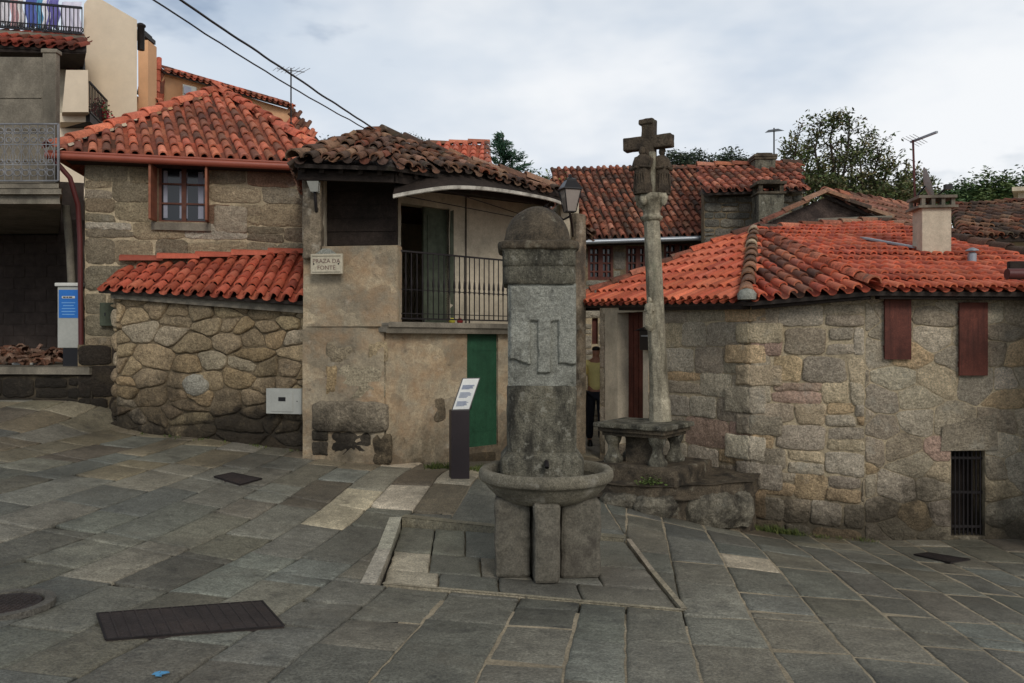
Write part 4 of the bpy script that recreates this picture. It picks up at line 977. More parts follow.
for f in (.12,.36,.6,.84):
    mb = MB(); u = uA+(uB-uA)*f; mb.tube([P_(u,rz0), P_(u,zf)], .012, 6); mb.build('rail_foot', M['iron'], rl_)
# back wall of the balcony, boards left of it coloured dark for the shaded recess
bo = .85
pD = Vector((*pB,0))-wB.N*bo; pE = Vector((*pC,0))-wB.N*bo
wD = Wall((pD.x+.0*wB.U.x, pD.y+.0*wB.U.y), (pE.x, pE.y), .2, 2.42)
da = wD.rect(400, 206, 449, 330); da = (da[0], 0, da[2], da[3])
mb = MB(); wD.back(mb, [da], .2, 0); lumpy(wD, mb, [da], .02, 8); mb.build('upper_wall', M['pale_plaster'], mh)
mb = MB(); um = wD.hit(426, 260)[0]
mb.prism([wD.pt(um,0,-.06), wD.pt(da[2],0,-.06), wD.pt(da[2],da[3],-.06), wD.pt(um,da[3],-.06)], wD.N*-.04)
for v0_, v1_ in ((.12,.8),(.92,da[3]-.12)): mb.prism([wD.pt(um+.07,v0_,-.05), wD.pt(da[2]-.07,v0_,-.05), wD.pt(da[2]-.07,v1_,-.05), wD.pt(um+.07,v1_,-.05)], wD.N*-.02)
mb.prism([wD.pt(da[2]-.0,0,.03), wD.pt(da[2]+.07,0,.03), wD.pt(da[2]+.07,da[3],.03), wD.pt(da[2],da[3],.03)], wD.N*-.12)
mb.build('balcony_door', M['green_gray'], mh)
mb = MB(); wE = Wall((-2.9,11.45), (-1.60,11.38), .2, 2.4); wE.back(mb, (), .1)
for k in range(12): 
    v = k*.19; mb.prism([wE.pt(0,v,.015), wE.pt(wE.w,v,.015), wE.pt(wE.w,v+.17,.006), wE.pt(0,v+.17,.006)], wE.N*-.01)
mb.build('board_partition', M['wood_dark'], mh)
mb = MB(); Wall((1.1,13.5),(.6,17.8),-2.4,2.3).back(mb, (), .3); Wall((.6,17.8),(-3.2,15.5),-2.4,2.3).back(mb, (), .3); Wall((-3.2,15.5),(-2.8,11.1),-2.4,2.3).back(mb, (), .25); mb.build('rear_wall', M['pale_plaster'], mh)
# end pier by the alley
mb = MB(); mb.box(Vector((1.09,13.50,-.05)), (.24,.14,4.3), .75); mb.build('pilaster', M['weathered_pier'], mh, bevel=.02, rough=(4,.03,.2))
# fruits on the balcony floor
for px, c, lb in ((452,(205,195,70),'small yellow ball on the balcony floor behind the railing'), (460,(150,50,50),'small red ball on the balcony floor behind the railing')):
    h_ = wB.hit(px, 318, -.12); p = wB.pt(h_[0], 2.65+.045, -.12); mb = MB(); mb.lathe([(.045*math.cos(t),.045*math.sin(t)) for t in [-PI/2+k*PI/10 for k in range(11)]], p, 14, lin(*c))
    tag(mb.build('ball', M['cloth']), lb, 'ball')
# roof
E0 = Vector((-2.80,10.55,2.30)); E1 = Vector((X(392,10.45),10.45,2.24)); E2 = T(560,193,13.15); R0 = T(379,135,13.0); _m = (E2-E1).cross(R0-E1); _r = T(549,189,1); R1 = _r*(E1.dot(_m)/_r.dot(_m)); _r = T(470,167,1); RM = _r*(E1.dot(_m)/_r.dot(_m))
mb = MB(); Bk = Vector((-3.6,15.0,2.3))
tile_face(mb, [E0, E1, R0], .21, .34, TILE_OLD, up=(.05,1), over=.08, jt=.04, sag=.09)
tile_face(mb, [E1, E2, R1, RM, R0], .21, .34, TILE_OLD, up=(-.35,.94), over=.08, jt=.04, sag=.09)
tile_face(mb, [Bk, E0, R0], .23, .34, TILE_OLD, over=.05, jt=.03, sag=.05)
mb.prism([Bk, R0, RM, Vector((.2,17.6,2.2))], (0,0,-.05), TILE_OLD[0]); mb.prism([RM, R1, Vector((.2,17.6,2.2))], (0,0,-.05), TILE_OLD[0])
tile_face(mb, [E2, Vector((1.35,14.3,1.80)), Vector((1.1,15.6,2.1)), R1], .23, .34, TILE_OLD, over=.05, jt=.03)
rf = mb.build('roof', M['tile_old'], mh)
mb = MB()
for p, q in ((E0,R0),(R0,RM),(RM,R1),(E1,R0)): 
    if p is not E1: ridge(mb, p+Vector((0,0,.0)), q, .12, .36, TILE_OLD, lift=.03)
mb.lathe([(.14,0),(.15,.06),(.06,.12)], R0, 10, TILE_OLD[3]); mb.build('ridge_tiles', M['tile_old'], rf)
mb = MB(); d1 = Vector((0,.2,-.12))
mb.beam(E0+d1, E1+d1, .06, .12); mb.beam(E1+d1, E2+d1+Vector((-.1,.05,0)), .06, .12)
for k in range(5): 
    p = E0.lerp(E1, (k+.3)/5); mb.beam(p+Vector((0,.1,-.06)), p+Vector((.1,1.6,.25)), .06, .08)
for k in range(13):
    p = E1.lerp(E2, (k+.5)/13); mb.beam(p+Vector((0,.1,-.06)), p+wB.N*-1.5+Vector((0,0,.28)), .06, .08)
mb.build('rafters', M['wood_dark'], mh)
mb = MB(); mb.prism([E0+Vector((.1,.3,-.04)), E1+Vector((0,.3,-.04)), E2+Vector((0,.3,-.04)), Vector((.5,14.6,2.35)), Vector((-3,14.4,2.35))], (0,0,.02)); mb.build('ceiling_boards', M['wood_dark'], mh)
# translucent canopy strip under the eave
mb = MB(); n = 24; fr_ = [T(393,196,10.55), T(420,191,10.65), T(455,187,11.0), T(500,190,11.8), T(550,199,12.9), T(572,208,13.3)]
def cr(pts, t):
    k = min(int(t*(len(pts)-1)), len(pts)-2); f = t*(len(pts)-1)-k
    g = lambda i: pts[max(0, min(i, len(pts)-1))]
    p0, p1, p2, p3 = g(k-1), g(k), g(k+1), g(k+2)
    return .5*((2*p1)+(p2-p0)*f+(2*p0-5*p1+4*p2-p3)*f*f+(3*p1-p0-3*p2+p3)*f**3)
vs = []
for i in range(n+1):
    p = cr(fr_, i/n); vs += [p+Vector((0,0,-.022)), p+Vector((0,0,.022)), p+Vector((-.02,.45,.30)), p+Vector((-.02,.45,.28)), p+Vector((0,.02,-.03))]
mb.add(vs, [(i*5+k, i*5+(k+1)%5, (i+1)*5+(k+1)%5, (i+1)*5+k) for i in range(n) for k in (0,4,3)], (1,1,1), 0)
mb.add(vs, [(i*5+k, i*5+(k+1)%5, (i+1)*5+(k+1)%5, (i+1)*5+k) for i in range(n) for k in (1,2)], (1,1,1), 1)  # sheet behind the lip coloured dark for the shade under the canopy
mb.build('canopy', [mat('dirty_canopy_edge', lin(196,190,178), grain=(8,.2), blotch=(2,.25), bump=None, stains=[(lin(90,84,74), 3, .5, .65, .7)]), M['wood_dark']], mh)
mb = MB(); mb.tube([wD.pt(wD.hit(464,250)[0], .0, .05), wD.pt(wD.hit(464,250)[0], 2.2, .05)], .010, 8); mb.build('canopy_pipe', M['iron'], mh)
mb = MB(); c0 = T(460,192,11.3)
for a, b in (((445,190,11.1),(520,214,12.9)),((430,188,10.9),(505,200,12.9)),((405,196,10.7),(540,222,13.5))): mb.tube([T(*a), T(*b)], .007, 5)
mb.build('canopy_struts', M['iron'], mh)
# plaque
pq = wP.hit(327, 265, .05); c = Vector((X(327,10.78), 10.78, Z(264,10.78)))
pt_ = root('street_plaque', c, 'pale stone plaque with a carved crest, reading PRAZA DA FONTE', 'plaque')
K = Matrix((wA.U, -wA.N, Vector((0,0,1)))).transposed(); Wd, Hd = .43, .265
mb = MB(); mb.box(c, (Wd,.05,Hd), M=K); pb = mb.build('tablet', mat('pale_plaque_stone', lin(186,176,154), grain=(16,.12), fine=(60,.15), blotch=(3,.12), bump=(30,.4,.01)), pt_, bevel=.006)
mb = MB()
for dx, dz, w_, h_ in ((0,Hd/2-.03,Wd-.05,.008),(0,-Hd/2+.025,Wd-.05,.008)): mb.box(c+wA.U*dx+wA.N*.026+Vector((0,0,dz)), (w_,.006,h_), M=K)
mb.build('border_line', M['concrete'], pb)
mb = MB(); hw = [(-.14,Hd/2-.004),(.12,Hd/2-.004),(.09,Hd/2+.02),(.03,Hd/2+.06),(-.05,Hd/2+.06),(-.11,Hd/2+.02)]
mb.prism([c+wA.U*a+wA.N*.022+Vector((0,0,b)) for a, b in hw], wA.N*-.04); mb.build('crest', M['granite_pale'], pt_, bevel=.008)
def text(body, loc, size, m, parent, rotM, name='inscription', ex=.002):
    cu = bpy.data.curves.new(name, 'FONT'); cu.body = body; cu.size = size; cu.align_x = 'CENTER'; cu.align_y = 'CENTER'; cu.extrude = ex; cu.resolution_u = 3
    q = bpy.data.objects.new(name+'_curve', cu); me = bpy.data.meshes.new_from_object(q); bpy.data.objects.remove(q); me.materials.clear(); me.materials.append(m)
    o = bpy.data.objects.new(name, me); COL.objects.link(o)
    org = Vector(WORLD[parent.name]); o.parent = parent; o.location = Vector(loc)-org; o.rotation_euler = rotM.to_euler(); return o
KT = Matrix((wA.U, Vector((0,0,1)), wA.N)).transposed()
M['ink'] = plain('faded_red_lettering', lin(120,98,90), .9)
text('PRAZA DA', c+wA.N*.027+Vector((0,0,.035)), .078, M['ink'], pt_, KT); text('FONTE', c+wA.N*.027+Vector((0,0,-.052)), .078, M['ink'], pt_, KT)
mb = MB()
for dx in (-.17,.165): mb.lathe([(.009,-.009),(.009,.009)], c+wA.U*dx+wA.N*.028, 10)
mb.build('fixing_bolt', M['black'], pt_)
# floodlight on the left pilaster
fl_ = root('floodlight', T(314,190,10.7), 'small grey floodlight on top of the weathered pilaster', 'floodlight')
p = T(314,187,10.72); mb = MB(); mb.prism([p+Vector((-.07,-.05,.06)), p+Vector((.06,-.05,.06)), p+Vector((.04,.0,-.05)), p+Vector((-.04,.0,-.05))], (0,.10,.0)); mb.build('housing', M['metal_gray'], fl_, bevel=.01)
mb = MB(); mb.tube([p+Vector((0,.05,-.05)), p+Vector((.01,.06,-.22)), p+Vector((.0,.14,-.3))], .02, 8); mb.build('bracket', M['iron'], fl_)
# street lantern at the end of the house
lt = T(570,195,12.6); ln = root('street_lantern', lt, 'black four sided street lantern on a bracket above the fountain dome', 'street lantern')
s = 12.6/820
mb = MB(); mb.lathe([(.07,0),(.085,.02)], lt+Vector((0,0,-17*s)), 4, a0=PI/4+.3); 
for k in range(4):
    a = PI/4+.3+k*PI/2; mb.tube([lt+Vector((math.cos(a)*.10,math.sin(a)*.10,-17*s)), lt+Vector((math.cos(a)*.19,math.sin(a)*.19,5*s))], .009, 6)
    a2 = a+PI/2
    for r_, z_ in ((.10,-17*s),(.19,5*s)): mb.tube([lt+Vector((math.cos(a)*r_,math.sin(a)*r_,z_)), lt+Vector((math.cos(a2)*r_,math.sin(a2)*r_,z_))], .009, 6)
mb.build('frame', M['black'], ln)
mb = MB(); mb.lathe([(.215,5*s),(.21,6*s),(.12,13*s),(.11,14*s),(.11,15.5*s),(.05,17*s),(.03,18*s),(.035,19.5*s),(.01,21*s)], lt, 4, a0=PI/4+.3); mb.build('hood', M['black'], ln)
M['lantern_glass'] = mat('milky_lantern_glass', lin(150,140,132), rough=.25, spec=.5, grain=(5,.1), blotch=None, bump=None)
mb = MB(); mb.lathe([(.09,-16.5*s),(.178,4.6*s)], lt, 4, a0=PI/4+.3); mb.build('glass', M['lantern_glass'], ln)
mb = MB(); q = lt+Vector((0,0,-18*s)); mb.tube([q, q+Vector((0,0,-.05)), q+Vector((-.1,.1,-.09)), T(545,206,12.9), T(553,199,13.2)], .018, 8); mb.tube([q+Vector((0,0,-.02)), q+Vector((.06,.3,-.2)), q+Vector((.1,.8,-.25))], .02, 8); mb.build('bracket', M['iron'], ln)

# info lectern
ip = Vector((X(459,10.0), 10.05, 0)); gzp = gf((ip.x, ip.y))
it = root('information_stand', (ip.x,ip.y,gzp), 'slim dark information stand with slanted white text panel by the green cellar door', 'information stand')
ya = .62; ku = Vector((math.cos(ya-.35), math.sin(ya-.35), 0)); K = Matrix.Rotation(ya-.35, 3, 'Z'); kb_ = K@Vector((0,1,0))
zt = Z(410, 10.0)
mb = MB(); mb.box((ip.x, ip.y, (zt+gzp)/2-.02), (.225,.15,zt-gzp+.04), M=K); mb.build('post', plain('dark_brown_metal', lin(48,40,42), .45), it, bevel=.006)
a = Vector((ip.x, ip.y, zt))-kb_*.075-ku*.1125; sl = kb_*.13+ku*.165+Vector((0,0,.385)); sw = ku*.225
nn = sw.cross(sl).normalized()
mb = MB(); mb.prism([a-nn*.0, a+sw, a+sw+sl, a+sl], nn*-.03); mb.build('panel_back', M['black'], it)
e_ = .012; sn = sl.normalized(); 
mb = MB(); mb.prism([a+ku*e_+sn*e_, a+sw-ku*e_+sn*e_, a+sw-ku*e_+sl-sn*e_, a+ku*e_+sl-sn*e_], nn*.004); pn = mb.build('panel', plain('white_panel', lin(214,214,208), .4), it)
mb = MB()
for blk, (f0, f1) in enumerate(((.12,.28),(.38,.56),(.64,.78))):
    m_ = 6
    for k in range(m_):
        f = f0+(f1-f0)*k/m_; q = a+sl*f+ku*.035+nn*.006; w_ = .15*R(.7,1) if k else .1
        mb.prism([q, q+ku*w_, q+ku*w_+sn*.007, q+sn*.007], nn*.001)
mb.build('printed_lines', plain('blue_grey_print', lin(120,132,158), .6), pn)
# ================================================================ FAR-LEFT BUILDING
lb = root('concrete_house', (-8.6,13.5,-.9), 'grey concrete house with silver lattice balcony over a dark porch at the left edge', 'house')
wp = Wall((-12,13.1), (X(92,12.5),12.5), -1.3, -.50)
mb = MB(); wp.back(mb, (), .4); wp.stones(mb, coursed(wp.w, wp.h, (.3,.5), (.5,1.1)), [lin(92,84,70), lin(78,70,60), lin(100,90,74)], (), (.01,.03), .012, .14, seed=12)
mb.build('plinth', [M['mortar_dark'], M['rubble']], lb)
mb = MB(); mb.prism([wp.pt(0,.80,.07), wp.pt(wp.w,.80,.07), wp.pt(wp.w,.80,-3.2), wp.pt(0,.80,-3.2)], (0,0,.12)); mb.build('porch_floor', M['concrete'], lb, bevel=.012, rough=(3,.01,.2))
mb = MB(); wq = Wall((-12.5,15.6), (-7.2,15.3), -1.0, 2.0); wq.back(mb, (), .2)
wq.stones(mb, [[(a*.42+(r%2)*.2, r*.22),(a*.42+.42+(r%2)*.2, r*.22),(a*.42+.42+(r%2)*.2,r*.22+.22),(a*.42+(r%2)*.2,r*.22+.22)] for r in range(15) for a in range(13)], [(1,1,1)], (), (.006,.01), .006, .05, 0, bulge=0, amp=.003, it=1)
mb.build('porch_wall', [M['dark_wall'], M['dark_wall']], lb)
mb = MB(); mb.box((-7.25,14.6,.5), (.2,2.2,3.0), .1); mb.build('porch_side_wall', M['dark_wall'], lb)
zc0, zc1 = Z(204,12.1), Z(183,12.1)
mb = MB()
for (a_, yy, z0_, z1_) in ((60,12.1,zc0,zc0+.13),(61.5,12.03,zc0+.133,zc0+.22),(59,12.1,zc0+.223,zc1)):
    mb.prism([Vector((-13,yy,z0_)), Vector((X(a_,yy),yy,z0_)), Vector((X(a_-3,16.5),16.5,z0_)), Vector((-13,16.5,z0_))], (0,0,z1_-z0_))
mb.build('balcony_slab', M['concrete'], lb, bevel=.015, rough=(3,.01,.2))
mb = MB(); mb.span((-13,12.95,zc1-.01), (X(43,12.95),13.2,Z(57,12.95))); 
for k in range(1,4): mb.span((-13,12.935,zc1+k*.5), (X(43,12.95)-.02,12.95,zc1+k*.5+.02), (.5,.5,.5))
mb.build('wall', M['concrete'], lb, bevel=.01, rough=(3,.012,.25))
mb = MB(); mb.span((X(42.5,12.8),12.8,zc1-.01), (X(56,12.8),12.92,Z(52,12.8))); mb.span((X(41.5,12.8),12.78,Z(53,12.8)), (X(57.5,12.8),12.94,Z(49,12.8))); mb.build('pilaster', M['concrete'], lb, bevel=.012, rough=(3,.012,.2))
mb = MB(); mb.prism([T(50,420,15.8), T(50,181,15.8), T(84,183,15.8), T(84,420,15.8)], (-.2,.2,0)); mb.build('passage_shade_panel', M['dark_wall'], lb)  # added dark panel standing in for the shade in the passage
mb = MB(); mb.tube([T(66,205,12.9), T(70,250,13.0), T(72,290,13.0)], .06, 10); mb.build('pipe', M['concrete'], lb)
# ornate railing
mb = MB(); ry = 12.08; rz0, rz1 = zc1+.03, Z(124,ry); xr = X(58.5,ry); H_ = rz1-rz0
mb.beam((-12,ry,rz1), (xr,ry,rz1), .03, .02); mb.beam((-12,ry,rz0), (xr,ry,rz0), .02, .02); mb.beam((-12,ry,rz0+H_*.64), (xr,ry,rz0+H_*.64), .014, .014); mb.beam((xr,ry,rz0), (xr,ry,rz1), .025, .03)
mb.beam((-12,ry,rz0+H_*.28), (xr,ry,rz0+H_*.28), .012, .012)
x = xr-.06; k = 0
def arc(cx, cz, r, a, b, n=8, w=.008): mb.tube([(cx+r*math.cos(a+(b-a)*i/n), ry, cz+r*math.sin(a+(b-a)*i/n)) for i in range(n+1)], w, 5, caps=False)
while x > -9.3:
    mb.tube([(x,ry,rz0),(x,ry,rz1)], .006, 5)
    c = x-.06
    arc(c, rz0+H_*.14, .05, 0, 2*PI, 10); arc(c, rz0+H_*.72, .04, 0, 2*PI, 10); arc(c, rz0+H_*.88, .045, 0, 2*PI, 10)
    mb.tube([(c-.055,ry,rz0+H_*.28),(c-.015,ry,rz0+H_*.42),(c-.05,ry,rz0+H_*.52),(c,ry,rz0+H_*.64)], .005, 5); mb.tube([(c+.055,ry,rz0+H_*.28),(c+.015,ry,rz0+H_*.42),(c+.05,ry,rz0+H_*.52),(c,ry,rz0+H_*.64)], .005, 5)
    arc(c, rz0+H_*.80, .05, .3, PI-.3); arc(c, rz0+H_*.24, .05, PI+.3, 2*PI-.3); arc(c, rz0+H_*.34, .03, 0, 2*PI, 8)
    x -= .122
mb.build('railing', M['iron_gray'], lb)
# cabinet with blue poster
cp = T(72.5,366,12.75); cb_ = root('information_pillar', (cp.x,cp.y,cp.z), 'slim white pillar box with a blue poster standing on the porch edge', 'pillar box')
zb, zt_ = Z(348,12.75), Z(287,12.75)
mb = MB(); mb.box((cp.x,cp.y,(zb+zt_)/2), (.35,.22,zt_-zb)); bd = mb.build('case', M['metal_gray'], cb_, bevel=.012)
mb = MB(); mb.box((cp.x,cp.y,zt_+.03), (.41,.28,.055)); mb.build('lid', M['white'], cb_, bevel=.012)
mb = MB(); mb.box((cp.x+.02,cp.y,(zb+cp.z)/2), (.24,.18,zb-cp.z)); mb.build('pedestal', M['black'], cb_)
mb = MB(); z0_, z1_ = Z(318,12.7), Z(290,12.7); mb.box((cp.x,cp.y-.113,(z0_+z1_)/2), (.30,.006,z1_-z0_)); po = mb.build('poster', plain('blue_poster', lin(40,110,190), .4), cb_)
mb = MB(); mb.box((cp.x,cp.y-.118,z1_-.115), (.2,.004,.035)); mb.build('white_band', M['white'], po)
mb = MB()
for dx, w_ in ((-.06,.04),(-.015,.03),(.035,.05)): mb.box((cp.x+dx,cp.y-.121,z1_-.115), (w_,.003,.018))
mb.build('print', M['black'], po)
mb = MB()
for k in range(5): mb.box((cp.x,cp.y-.118,z1_-.2-k*.045), (.22*R(.7,1),.003,.012))
mb.build('text_lines', plain('pale_blue_print', lin(120,170,215), .5), po)
# heap of broken tiles on the porch
mb = MB()
for k in range(240):
    a = Vector((R(-9.2,-7.3), R(13.0,14.6), 0)); a.z = -.37+max(0, .28-abs(a.x+8.4)*.1-abs(a.y-14)*.18)*R(.2,1)
    w_ = Vector((R(-1,1),R(-1,1),R(-.4,.4))).normalized(); n_ = w_.cross(Vector((R(-1,1),R(-1,1),.2))).normalized()
    cap_tile(mb, a, w_, n_ if n_.z > 0 else -n_, R(.08,.2), R(.05,.08), jit(random.choice([lin(128,88,68), lin(108,76,60), lin(140,112,94)]), .2), seg=4)
tag(mb.build('tile_heap', M['tile_old']), 'heap of broken roof tiles lying on the dark porch', 'tile heap', kind='stuff')
mb = MB(); p = T(12,361,13.2); p.z = -.375; mb.prism([p, p+Vector((.35,-.02,0)), p+Vector((.42,.2,.03)), p+Vector((.05,.25,.02))], (0,0,.03)); tag(mb.build('white_board', M['white']), 'small white board lying by the heap of broken tiles', 'board')

# ================================================================ BUILDINGS BEHIND, LEFT
GL = -2.0
cr_ = root('apartment_house', (-11,24,GL), 'cream rendered apartment house with a roof terrace above the concrete house', 'house')
mb = MB(); mb.prism([T(84,200,21), T(84,4,21), T(92,-6,21), T(137,20,21), T(137,200,21)], (-3.2,6,0))
mb.build('wall', M['cream'], cr_)
mb = MB(); mb.prism([T(62,112,18.8), T(66,70,18.8), T(88,70,18.8), T(88.5,112,18.8)], (-1.1,2.0,0)); mb.prism([T(60,122,19.1), T(60,113,19.1), T(89,113,19.1), T(89,122,19.1)], (-1.1,2.0,0)); mb.build('bay', M['cream'], cr_)
mb = MB(); mb.prism([T(55,200,19.6), T(55,120,19.6), T(87,120,19.6), T(87,200,19.6)], (-1.1,2.0,0)); mb.build('lower_wall', M['cream'], cr_)
mb = MB(); mb.prism([T(-60,200,20.2), T(-60,50,20.2), T(85,52,20.2), T(85,200,20.2)], (-.3,.5,0)); mb.build('upper_storey_wall', M['pale_plaster'], cr_)
mb = MB(); mb.prism([T(66,72,20.1), T(66,53,20.1), T(75,53,20.1), T(75,72,20.1)], (0,.12,0)); mb.build('door', M['wood_red'], cr_)
mb = MB(); mb.prism([T(16,78,20.1), T(16,53,20.1), T(36,53,20.1), T(36,78,20.1)], (0,.12,0)); mb.build('window', M['wood_dark'], cr_)
mb = MB(); mb.tube([T(82,53,20.0), T(83,71,20.0)], .06, 8); mb.build('downpipe', M['black'], cr_)
mb = MB(); mb.prism([T(-60,34,19.6), T(-60,26,19.6), T(85,36,19.6), T(85,41,19.6)], (-1.7,3,0)); mb.build('terrace_slab', M['concrete'], cr_)
mb = MB(); tile_face(mb, [T(-50,42,19.0), T(86,50,19.0), T(86,40,19.9), T(-50,31,19.9)], .26, .4, [lin(120,60,46), lin(150,70,54), lin(96,56,44)], over=.05); mb.build('awning_roof', M['tile'], cr_)
mb = MB(); mb.prism([T(-60,50,19.05), T(-60,45,19.05), T(86,51,19.05), T(86,54,19.05)], (-.65,1.1,0)); mb.build('fascia', M['wood_dark'], cr_)
mb = MB(); a, b, a1, b1 = T(-40,-3,19.7), T(82,8,19.7), T(-40,24,19.7), T(82,34,19.7)
mb.beam(a, b, .05, .05); mb.beam(a1, b1, .04, .03); n = 30
for k in range(n+1): 
    t = k/n; mb.tube([a.lerp(b,t), a1.lerp(b1,t)], .013, 5)
for k in range(50):
    q = a1.lerp(b1, (k+.5)/50)+Vector((0,0,.09)); mb.tube([q+Vector((math.cos(j*PI/4)*.065,0,math.sin(j*PI/4)*.065)) for j in range(9)], .011, 4, caps=False)
mb.build('terrace_railing', M['black'], cr_)
mb = MB(); a, b, a1, b1 = T(89.5,82,19), T(107,101,20.6), T(90,112,19), T(107,129,20.6)
mb.beam(a, b, .04, .04); mb.beam(a1, b1, .04, .04)
for k in range(13): mb.tube([a.lerp(b,k/12), a1.lerp(b1,k/12)], .012, 5)
mb.prism([a1+Vector((0,0,-.03)), b1+Vector((0,0,-.03)), b1+Vector((0,0,-.22)), a1+Vector((0,0,-.22))], (-1.2,.8,0)); mb.build('side_balcony', M['iron'], cr_)
mb = MB(); mb.prism([T(89,150,19.6), T(89,118,19.6), T(108,136,20.9), T(108,160,20.9)], (-.3,.2,0)); mb.build('balcony_underside', M['wood_dark'], cr_)
for k, (px, py, s_) in enumerate([(98,108,.2),(104,116,.17)]):  # geraniums in flower, one mesh per clump
    mb = MB(); c = T(px, py, 20.2)
    for q in range(260):
        d = Vector((random.gauss(0,1),random.gauss(0,1),random.gauss(0,1))).normalized()*s_*R(.3,1)*1.3; u_ = Vector((R(-1,1),R(-1,1),R(-1,1))).normalized(); v_ = u_.orthogonal().normalized()
        p = c+d; mb.add([p-u_*.03, p+v_*.03, p+u_*.03, p-v_*.03], [(0,1,2,3)], jit(random.choice([lin(150,40,50), lin(120,40,46), lin(70,90,54)]), .2))
    tag(mb.build('flower_clump', M['leaf']), ['larger clump of red flowers on the side balcony of the cream house','smaller, lower clump of red flowers on the side balcony of the cream house'][k], 'plant', 'flowers on the side balcony')
mb = MB(); c = T(123,14,20.6); mb.lathe([(.09,-.5),(.09,.1),(.12,.12),(.12,.16),(.06,.2)], c+Vector((0,1,-.05)), 12); mb.build('flue', M['iron'], cr_)
# laundry
mb = MB(); la, lb_ = T(-10,-10,20.6), T(84,2,20.6); lb_.z = la.z; mb.tube([la, (la+lb_)/2-Vector((0,0,.1)), lb_], .012, 5); tag(mb.build('clothesline', M['black']), 'clothes line stretched over the roof terrace', 'clothes line')
LAU = [(3,14,(226,222,226),'white sheet with pink edge at the left end of the line'),(15,9,(214,176,178),'pink towel on the terrace line'),(21,5,(232,228,226),'narrow white cloth next to the pink towel'),
       (33,16,(98,112,180),'large royal blue cloth on the terrace line'),(40,6,(110,168,200),'light turquoise cloth beside the large blue one'),(47,7,(232,230,236),'small white cloth between the two blue groups'),(54,12,(116,110,172),'violet blue cloth on the terrace line'),(71,20,(222,218,232),'white and lilac sheet at the right end of the line')]
for px, wpx, c, lab in LAU:
    mb = MB(); d = 20.6; w_ = wpx/820*d; x0_ = X(px, d)-w_/2; nx = 16; vs = []; zt2 = Z(max(px*.14-8, -9), d); hh = R(.72,.85)
    for i in range(nx+1):
        for j in range(9):
            u = i/nx; vs.append((x0_+w_*u+.03*math.sin(j+px), d+.05*math.sin(u*14+px)*(.3+j/8), zt2-hh*j/8*(1+.05*math.sin(u*9))))
    mb.add(vs, [(i*9+j, (i+1)*9+j, (i+1)*9+j+1, i*9+j+1) for i in range(nx) for j in range(8)], lin(*c), 0, True)
    o = mb.build('laundry', M['cloth']); s_ = o.modifiers.new('t','SOLIDIFY'); s_.thickness = .008
    tag(o, lab, 'laundry', 'laundry on the terrace line')
# apricot house
oh = root('apricot_house', (-9,29,GL), 'apricot rendered house with a long red tiled roof edge behind the pyramid roof', 'house')
mb = MB(); mb.prism([T(150,200,26.2), T(150,104,26.2), T(166,72,26.1), T(290,110,29.8), T(292,200,29.8)], (-1,4,0)); mb.build('wall', M['orange'], oh)
mb = MB(); tile_face(mb, [T(164,71.5,25.9), T(291,107.5,29.6), T(289,105,30.2), T(163,69,26.5)], .22, .36, TILE_ROW+TILE_DARK, over=.05)
tile_face(mb, [T(147,103,25.7), T(160,106,25.9), T(167,73,26.3), T(148,66,26.6)], .26, .4, TILE_ROW+TILE_DARK[:2], over=.0)
tile_face(mb, [T(288,132,29.3), T(320,141,29.3), T(291,106,30.3), T(287,104,30.0)], .26, .4, TILE_ROW+TILE_DARK, over=.0)
tile_face(mb, [T(137,92,25.0), T(160,106,25.2), T(158,100,25.6), T(139,86,25.6)], .26, .4, TILE_ROW, over=.0)
mb.build('roof', M['tile'], oh)
mb = MB(); mb.prism([T(139,200,24.6), T(138,40,24.6), T(148,40,24.6), T(148,200,24.6)], (0,.6,0)); c_ = mb.build('chimney', M['orange'], oh)
mb = MB(); c = (T(143,38,24.9)); mb.box(c, (.42,.8,.12)); mb.box(c+Vector((0,0,.1)), (.3,.6,.1)); mb.build('chimney_cap', M['iron'], c_)
mb = MB(); q = [T(184,96,26.55), T(184,85,26.55), T(197,88,26.9), T(197,99,26.9)]; mb.prism(q, (0,-.1,0)); wn_ = mb.build('window', M['metal_gray'], oh)
mb = MB(); mb.prism([q[0]+Vector((.05,-.11,.05)), q[1]+Vector((.05,-.11,-.05)), q[2]+Vector((-.05,-.11,-.05)), q[3]+Vector((-.05,-.11,.05))], (0,-.02,0)); mb.build('pane', M['curtain'], wn_)
mb = MB(); mb.prism([T(137,200,25.3), T(137,96,25.3), T(155,108,25.5), T(155,200,25.5)], (0,.5,0)); mb.build('lower_wall', M['orange'], oh)
def yagi(px, py0, py1, D, n, L, label, name='tv_antenna', rot=.3, boom=.5, head=0):
    t = root(name, T(px,py0,D), label, 'antenna'); mb = MB(); mb.tube([T(px,py0,D), T(px,py1,D)], .018*D/20, 6); mb.build('mast', M['iron'], t)
    mb = MB(); c = T(px,py1,D)-Vector((0,0,.08)); d = Vector((math.cos(rot),math.sin(rot),.12)); e_ = Vector((-math.sin(rot),math.cos(rot),0))
    mb.tube([c-d*boom, c+d*boom], .012*D/20, 5)
    for k in range(n):
        q = c+d*boom*(2*k/(n-1)-1); mb.tube([q-e_*L*(.5+.5*k/n)-d*.1, q+e_*L*(.5+.5*k/n)], .007*D/20, 4)
    mb.build('elements', M['zinc'], t); return t
yagi(291,128,68,27,7,.55,'tv antenna on a pole at the right end of the apricot house', rot=.8, boom=.5)
yagi(538,186,183,17,5,.3,'small crooked antenna on the ridge of the mossy roof', rot=.5, boom=.3)
yagi(774,170,128,24,5,.3,'thin antenna pole at the far left of the broad leafless topped tree', rot=1.2, boom=.25)
